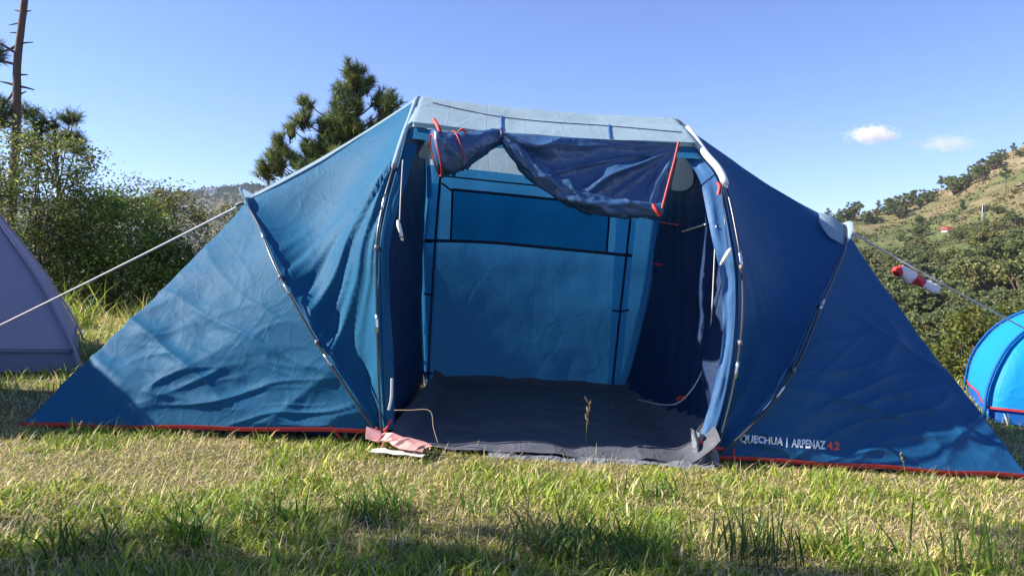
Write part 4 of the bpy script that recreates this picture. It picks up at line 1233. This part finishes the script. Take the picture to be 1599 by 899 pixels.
# the pine behind the tent
B = at_ground(545, 19.0); B = (B[0], B[1], B[2]); rl = lambda px, py, d=19.0: rel(px, py, d, B)
def brush_pine(base, d, trunk, circles, label, seed):
    r = np.random.default_rng(seed); root = empty('pine_tree', base, label, 'tree')
    tp = catmull(trunk, 40); parts = [tube(tp, np.linspace(.16, .035, 40), 9)]
    Vs, Cs = [], []
    for cx, cy, rad in circles:
        n = max(5, int(rad * rad / 13)); rm = rad / FPX * d
        cc = np.array(rel(cx, cy, d + r.normal(0, .25), base))
        k0 = int(np.argmin(abs(tp[:, 2] - (cc[2] - .45 - .25 * abs(cc[0]))))); p0 = tp[k0]
        lp = catmull([p0, p0 * .45 + cc * .55 - np.array([0, 0, .10]), cc], 8); parts.append(tube(lp, np.linspace(.03, .010, 8), 5))
        for _ in range(n):
            q = r.normal(size=3); q /= np.linalg.norm(q); q *= r.random() ** .45
            t = cc + q * np.array([rm, rm * 1.2, rm])
            dv = q * .7 + np.array([0, 0, .85]) + r.normal(0, .22, 3); dv[0] += .25 * np.sign(cc[0] - p0[0]) ; dv /= np.linalg.norm(dv)
            L = r.uniform(.22, .40)
            b = t - dv * L
            parts.append(tube(catmull([cc + (b - cc) * .4, b, t], 4), np.linspace(.014, .006, 4), 3))
            m_ = 48; u = r.random((m_, 1)) ** .7
            st = b + (t - b) * u
            e = r.normal(size=(m_, 3)); e -= dv * (e @ dv)[:, None]; e /= np.linalg.norm(e, axis=1)[:, None]
            nd = e * r.uniform(.5, 1.0, (m_, 1)) + dv * r.uniform(.55, 1.1, (m_, 1)); nd /= np.linalg.norm(nd, axis=1)[:, None]
            ll = r.uniform(.15, .27, (m_, 1)); w = np.cross(nd, r.normal(size=(m_, 3))); w /= np.linalg.norm(w, axis=1)[:, None]
            Vs.append(np.stack([st - w * .008, st + w * .008, st + nd * ll], 1).reshape(-1, 3))
            sc = palette(1, PN, (2, 3, 3, 1), r, .25)
            Cs.append(np.repeat(np.clip(sc * r.uniform(.75, 1.3, (m_, 1)), 0, 1), 3, axis=0))
    v, f = join(parts); o = mobj('trunk', v, f, M['bark'], None); o.parent = root
    V = np.concatenate(Vs); o = mobj('crown', V, np.arange(len(V)).reshape(-1, 3), M['needle'], None, smooth=False, col=np.concatenate(Cs)); o.parent = root
brush_pine(B, 19.0, [(0, 0, -.2), rl(545, 330), rl(547, 220), rl(550, 112)],
    [(552, 112, 20), (545, 135, 26), (538, 165, 30), (530, 200, 34), (520, 235, 36), (560, 215, 34), (572, 132, 15), (592, 150, 14), (610, 160, 20), (602, 190, 28), (625, 192, 18), (640, 208, 16), (478, 160, 16), (472, 185, 18), (452, 200, 13), (432, 222, 16),
     (430, 252, 24), (490, 232, 24), (482, 268, 28), (540, 262, 36), (590, 230, 26), (412, 268, 14), (455, 240, 16), (505, 195, 14)],
    'bushy green pine rising behind the left half of the blue tent', 7)
shrub('leafy_bush', at_ground(656, 15.0), [((0, 0, 3.55), (.16, .2, .22)), ((-.12, 0, 3.2), (.2, .2, .3))], 420, .085, [(.12, .14, .04), (.20, .12, .07), (.07, .10, .03)], [2, 1, 1], 'small leafy branch tip showing above the left roof corner', 'shrub', seed=14, trunk=.03)
# unseen broad tree added left of the frame, crown shaped to shade the foreground
shrub('added_shade_tree', (-8.6, 0.42, gz(-8.6, .42)), [((0, 0, 4.6), (1.4, 2.1, 1.5)), ((.2, -1.2, 5.6), (1.3, 1.5, 1.2)), ((.1, 1.0, 5.4), (1.2, 1.2, 1.1)), ((0, .8, 3.2), (1.1, 1.4, 1.0)), ((0, -1.8, 3.6), (1.4, 1.6, 1.4)), ((0, 0, 6.6), (1.1, 1.9, .8)), ((0, .25, 7.4), (1.1, 2.1, .8)), ((0, .2, 8.2), (1.1, 2.0, .7))], 27000, .17, OL, [3, 3, 3, .3, .1], 'unseen leafy tree added left of the frame to shade the foreground', 'tree', seed=15, trunk=.16)

# ------------------------------------------------------------------ trees on the right hillside
def proto_round(seed, n, w, h, cols, wts, size):
    r = np.random.default_rng(seed)
    lob = [((r.normal(0, .22), r.normal(0, .22), r.uniform(.4, .8)), (r.uniform(.22, .38), r.uniform(.22, .38), r.uniform(.18, .3))) for _ in range(6)]
    lob = [((c[0] * w, c[1] * w, c[2] * h), (d[0] * w, d[1] * w, d[2] * h)) for c, d in lob]
    return shrub('hill_tree', (0, 0, 0), lob, n, size, cols, wts, 'x', 'tree', seed=seed, clump=.11, trunk=.07, aspect=.7)
G1 = [(0.145, 0.175, 0.065), (.175, .205, .075), (.21, .23, .085)]
G2 = [(0.115, 0.145, 0.062), (.14, .17, .07), (.17, .195, .08)]
G3 = [(0.20, .21, .07), (.24, .23, .08), (.28, .25, .09)]
protos = [proto_round(41, 3600, 4.2, 3.6, G1, [1, 1, 1], .26), proto_round(42, 3400, 4.6, 3.0, G2, [1, 1, 1], .26), proto_round(43, 3000, 3.6, 4.4, G1, [2, 1, 1], .25), proto_round(44, 3000, 4.4, 2.6, G3, [1, 1, 1], .24)]
pb_ = pine((0, 0, 0), [(0, 0, -.3), (.1, 0, 3), (0, 0, 7)], .16, [((0, 0, 6.6), (.8, .8, .7), 22, 6), ((.6, 0, 5.6), (.9, .9, .5), 22, 5), ((-.7, .1, 5.0), (.9, .9, .5), 22, 4.5), ((.1, -.5, 4.3), (1.1, 1, .5), 20, 4)], .6, 16, 'x', 31, wts=(3, 2, .6, 2), width=.09)
pb_.name = 'hill_pine'
protos.append(pb_)
used = [False] * len(protos)
def place(kind, px, u, s, label, group, rz=None):
    p = hill_pt(px, u); p = Vector((p.x, p.y, p.z - .15 * s))
    if not used[kind]: o = protos[kind]; used[kind] = True
    else: o = dup(protos[kind])
    o.location = p; o.scale = (s, s, s); o.rotation_euler = (0, 0, random.uniform(0, 6.28) if rz is None else rz)
    o['label'] = label; o['category'] = 'tree'
    if group: o['group'] = group
    return o
def u_for(px, py):
    best, bu = 1e9, 0.5
    for u in np.linspace(0, 1, 120):
        p = hill_pt(px, u); y = YH - (p.z - CH) / p.y * FPX
        if abs(y - py) < best: best, bu = abs(y - py), u
    return bu
rr = random.Random(8)
NAMES = {0: 'rounded green tree in the scrub on the right hillside', 1: 'dark spreading tree in the scrub on the right hillside', 2: 'upright green tree in the scrub on the right hillside', 3: 'yellowish low shrub on the right hillside', 4: 'slender pine on the right hillside'}
GRP = {k: 'scattered hillside ' + w for k, w in enumerate(['round trees', 'dark trees', 'upright trees', 'yellowish shrubs', 'pines'])}
cnt = 0; tries = 0
while cnt < 250 and tries < 6000:
    tries += 1
    px = rr.uniform(1285, 1640); py = rr.uniform(330, 610)
    ys = np.interp(px, SKX, SKY)
    if py < ys + 6: continue
    f = (py - ys) / (610 - ys)
    dens = 0.16 + 1.2 * max(0, f - 0.22) ** .8 + 0.5 * max(0, noise.noise(Vector((px * .012, py * .02, 2))))
    if px < 1420: dens += .25
    if rr.random() > dens: continue
    u = u_for(px, py); dd = 42 * 7.2 ** u
    k = rr.choices([0, 1, 2, 3], [4, 3, 2, 2])[0]
    s = rr.uniform(.7, 1.9) * (0.60 if dd < 90 else 1.0) * (0.62 if f < .33 else 1.0)
    place(k, px, u, s, NAMES[k], GRP[k]); cnt += 1
# skyline trees
for px in [1296, 1306, 1312, 1322, 1332, 1338, 1352, 1364, 1372, 1382, 1392, 1400, 1410, 1424, 1436, 1448, 1456, 1470, 1482, 1490, 1510, 1524, 1534, 1550, 1562, 1580, 1596, 1612]:
    k = rr.choices([0, 1, 2, 4], [2, 4, 2, 1.3])[0]
    place(k, px + rr.uniform(-3, 3), rr.uniform(.94, .985), rr.uniform(1.0, 2.2) if k < 4 else rr.uniform(.7, 1.0), {0: 'rounded tree on the skyline of the right hill', 1: 'dark tree on the skyline of the right hill', 2: 'upright tree on the skyline of the right hill', 4: 'pine on the skyline of the right hill'}[k], 'skyline trees on the right hill')
place(1, 1488, u_for(1488, 292), 1.7, 'large dark tree breaking the skyline of the right hill', None)
place(4, 1570, u_for(1570, 300), 1.15, 'lone pine high on the dry slope below the skyline', None)
place(4, 1503, u_for(1503, 345), .9, 'thin bare-stemmed pine in the middle of the dry slope', None)
# leafy yellow-green tree in front of the hill, between the two blue tents
p = P(1520, 600, 26)
shrub('leafy_tree', (p.x, p.y, p.z - 1.5), [((0, 0, 3.6), (.75, .7, .75)), ((-.4, 0, 2.7), (.9, .8, .8)), ((.6, 0, 2.5), (.9, .8, .8)), ((0, 0, 1.7), (1.2, 1, .8))], 9000, .13, [(.10, .13, .025), (.17, .19, .035), (.24, .22, .05), (.06, .085, .02)], [2, 3, 2, 1], 'sunlit yellow-green leafy tree between the two blue tents', 'tree', seed=51, trunk=.08)
p = P(1420, 600, 34)
shrub('leafy_tree', (p.x, p.y, p.z - 2), [((0, 0, 3.2), (1.3, 1, 1.0)), ((1.3, 0, 2.6), (1.2, 1, .9)), ((-1.2, 0, 3.2), (1.1, 1, .9)), ((-2.0, 0, 4.0), (.9, .8, .8))], 8000, .15, [(.055, .085, .022), (.085, .115, .03), (.12, .14, .04)], [2, 2, 1], 'mid green tree behind the slope of the right end panel', 'tree', seed=52, trunk=.08)
p = P(1640, 560, 30)
shrub('leafy_tree', (p.x, p.y, p.z - 2), [((0, 0, 3.6), (1.5, 1, 1.1)), ((-1.3, 0, 3.2), (1.1, 1, 1.0))], 7000, .15, [(.07, .10, .022), (.10, .13, .03), (.14, .16, .04)], [2, 2, 1], 'green tree rising over the sky-blue tent at the right edge', 'tree', seed=53, trunk=.08)

# far wood on the left hills, one mass
Cs, cl = [], []
r = np.random.default_rng(77)
for _ in range(5200):
    px = r.uniform(-500, 720); u = 1 - r.random() ** 2 * .8 if r.random() < .6 else 1.0
    p = far_pt(px, u); s = r.uniform(2.5, 6.5)
    for q in range(7):
        Cs.append(np.array(p) + r.normal(0, .45, 3) * s * np.array([1, 1, .8]) + np.array([0, 0, s * .5])); cl.append(np.array([.030, .045, .020]) * r.uniform(.6, 1.5))
V, F, c4 = leaf_quads(np.array(Cs), 4.0, np.array(cl), .9, seed=3)
fw = mobj('far_wood', V, F, M['leaf'], smooth=False, col=c4); tag(fw, 'dark woodland covering the far hills on the left', 'woodland', kind='stuff')
# scrub ground cover on the right hill
Cs, cl = [], []
for _ in range(9000):
    px = r.uniform(1270, 1680); u = r.random()
    p = hill_pt(px, u); n_ = noise.noise(Vector((p.x * .05, p.y * .05, 1)))
    if r.random() > .35 + n_ + .5 * (1 - u): continue
    s = r.uniform(.3, 1.1)
    for q in range(9):
        Cs.append(np.array(p) + r.normal(0, .5, 3) * s * np.array([1.2, 1.2, .6]) + np.array([0, 0, s * .4])); cl.append(np.array([(.06, .08, .028), (.11, .11, .04), (.16, .12, .06)][r.integers(3)]) * r.uniform(.7, 1.3))
V, F, c4 = leaf_quads(np.array(Cs), .55, np.array(cl), .8, seed=4)
fw = mobj('hill_scrub', V, F, M['leaf'], smooth=False, col=c4); tag(fw, 'low scrub covering the right hillside', 'scrub', kind='stuff')

# ------------------------------------------------------------------ small buildings and posts on the hills
M['hwall'] = simple('house_wall', (.62, .58, .54), .9, var=.12, scale=1.0)
M['hroof'] = simple('red_roof', (.34, .055, .045), .7, var=.2, scale=1.0)
M['groof'] = simple('grey_roof', (.30, .30, .32), .7, var=.2, scale=1.0)
M['glass'] = simple('dark_window', (.03, .035, .045), .2)
M['post'] = simple('post_concrete', (.42, .39, .36), .9, var=.2)
def house(px, py, wd, dp, ht, label, roofm, cat='house', base=None, rz=0.3, rh=.8):
    p = base if base is not None else hill_pt(px, u_for(px, py))
    root = empty('hill_house', (p.x, p.y, p.z - .3), label, cat)
    V, F = boxVF((0, 0, ht / 2), (wd, dp, ht)); o = mobj('wall', V, F, M['hwall'], None, smooth=False); o.parent = root
    e = .35
    V = [(-wd / 2 - e, -dp / 2 - e, ht - .1), (wd / 2 + e, -dp / 2 - e, ht - .1), (wd / 2 + e, dp / 2 + e, ht - .1), (-wd / 2 - e, dp / 2 + e, ht - .1), (-wd / 2 - e, 0, ht + rh), (wd / 2 + e, 0, ht + rh)]
    F = [(0, 1, 5, 4), (2, 3, 4, 5), (1, 2, 5), (3, 0, 4), (0, 3, 2, 1)]
    o = mobj('roof', V, F, roofm, None, smooth=False); o.parent = root
    for k in range(int(wd // 1.8)):
        x = -wd / 2 + .9 + k * 1.8
        V, F = boxVF((x, -dp / 2 - .03, ht * .55), (.8, .08, ht * .4)); o = mobj('window', V, F, M['glass'], None, smooth=False); o.parent = root
    root.rotation_euler = (0, 0, rz); return root
house(1480, 362, 2.8, 2.0, .8, 'small hut with a red roof on the dry slope', M['hroof'], rz=.5, rh=.8)
house(1322, 374, 3.8, 3, 2.6, 'white house with flat roof beside the right vent hood', M['groof'], rz=.2, rh=.3)
house(1411, 322, 5, 4, 2.0, 'low grey-roofed house among the skyline trees', M['groof'], rz=.1, rh=.9)
house(1395, 330, 5, 4, 2.2, 'pale house among trees just below the skyline', M['groof'], rz=-.2, rh=.5)
q = far_pt(285, .86)
house(0, 0, 26, 10, 5, 'long pale striped building on the far left hill', M['groof'], base=q, rz=.1, rh=1.0)
q = far_pt(330, .97)
house(0, 0, 14, 10, 9, 'pale house among the trees on the far left hill', M['groof'], base=q, rz=-.1, rh=1.0)
def post(px, py, h, r_, label, m='post'):
    p = hill_pt(px, u_for(px, py)); root = empty('utility_post', (p.x, p.y, p.z - .3), label, 'post')
    V, F = tube(np.array([(0, 0, 0), (0, 0, h * .5), (.03, 0, h)]), np.array([r_, r_ * .85, r_ * .7]), 8); o = mobj('shaft', V, F, M[m], None); o.parent = root
    V, F = boxVF((0, 0, h * .93), (h * .16, .12, .12)); o = mobj('cross_arm', V, F, M[m], None, smooth=False); o.parent = root
post(1534, 348, 5.5, .16, 'left one of two pale posts on the dry slope'); post(1538, 348, 5.0, .16, 'right one of two pale posts on the dry slope')
post(1396, 478, 6.0, .07, 'dark utility post beside the red and white cloth', 'twig')

# ------------------------------------------------------------------ clouds
def cloud(px, py, w, h, label, seed, dens=.030):
    m = bpy.data.materials.new('cloud_vapour'); m.use_nodes = True; nt = m.node_tree; n = nt.nodes; l = nt.links
    n.remove(n['Principled BSDF']); o = n['Material Output']
    pv = n.new('ShaderNodeVolumePrincipled'); pv.inputs['Color'].default_value = (.98, .93, .95, 1); pv.inputs['Anisotropy'].default_value = .3
    tc = n.new('ShaderNodeTexCoord'); nz = n.new('ShaderNodeTexNoise'); nz.inputs['Scale'].default_value = 2.6; nz.inputs['Detail'].default_value = 7; nz.inputs['Roughness'].default_value = .6
    mp = n.new('ShaderNodeMapping'); mp.inputs['Location'].default_value = (seed, 0, 0); mp.inputs['Scale'].default_value = (2, 1, 1)
    l.new(tc.outputs['Object'], mp.inputs[0]); l.new(mp.outputs[0], nz.inputs['Vector'])
    ln = n.new('ShaderNodeVectorMath'); ln.operation = 'LENGTH'; l.new(tc.outputs['Object'], ln.inputs[0])
    a = n.new('ShaderNodeMath'); a.operation = 'MULTIPLY_ADD'; a.inputs[1].default_value = -.62; a.inputs[2].default_value = .12; l.new(ln.outputs['Value'], a.inputs[0])
    b = n.new('ShaderNodeMath'); b.operation = 'ADD'; l.new(nz.outputs[0], b.inputs[0]); l.new(a.outputs[0], b.inputs[1])
    c = n.new('ShaderNodeMapRange'); c.inputs['From Min'].default_value = .22; c.inputs['From Max'].default_value = .50; c.inputs['To Max'].default_value = dens
    l.new(b.outputs[0], c.inputs['Value']); l.new(c.outputs[0], pv.inputs['Density']); l.new(pv.outputs[0], o.inputs['Volume'])
    d = 3000; p = P(px, py, d); W_, H_ = w / FPX * d / 2, h / FPX * d / 2
    V = []; F = []
    nu, nv = 24, 12
    for j in range(nv + 1):
        for i in range(nu):
            th = 2 * math.pi * i / nu; ph = math.pi * j / nv
            V.append((math.sin(ph) * math.cos(th), math.sin(ph) * math.sin(th), math.cos(ph)))
    for j in range(nv):
        for i in range(nu): F.append((j * nu + i, (j + 1) * nu + i, (j + 1) * nu + (i + 1) % nu, j * nu + (i + 1) % nu))
    ob = mobj('cloud', V, F, m); ob.location = p; ob.scale = (W_, W_ * .6, H_)
    tag(ob, label, 'cloud', 'small clouds over the right hill')
cloud(1362, 210, 120, 46, 'bright small puffy cloud above the tent\'s right end', 1.3)
cloud(1480, 224, 150, 44, 'faint wispy cloud to the right of the puffy one', 4.7, .007)

# ------------------------------------------------------------------ haze: thin blue air over the valley
def haze():
    m = bpy.data.materials.new('haze_air'); m.use_nodes = True; nt = m.node_tree; n = nt.nodes
    n.remove(n['Principled BSDF'])
    pv = n.new('ShaderNodeVolumePrincipled'); pv.inputs['Color'].default_value = (.72, .84, 1.0, 1); pv.inputs['Density'].default_value = 0.00013; pv.inputs['Anisotropy'].default_value = .2
    nt.links.new(pv.outputs[0], n['Material Output'].inputs['Volume'])
    V, F = boxVF((0, 600, 52), (3600, 2400, 206)); o = mobj('haze', V, F, m, smooth=False)
    tag(o, 'thin bluish haze over the valley and hills', 'haze', kind='stuff')
haze()
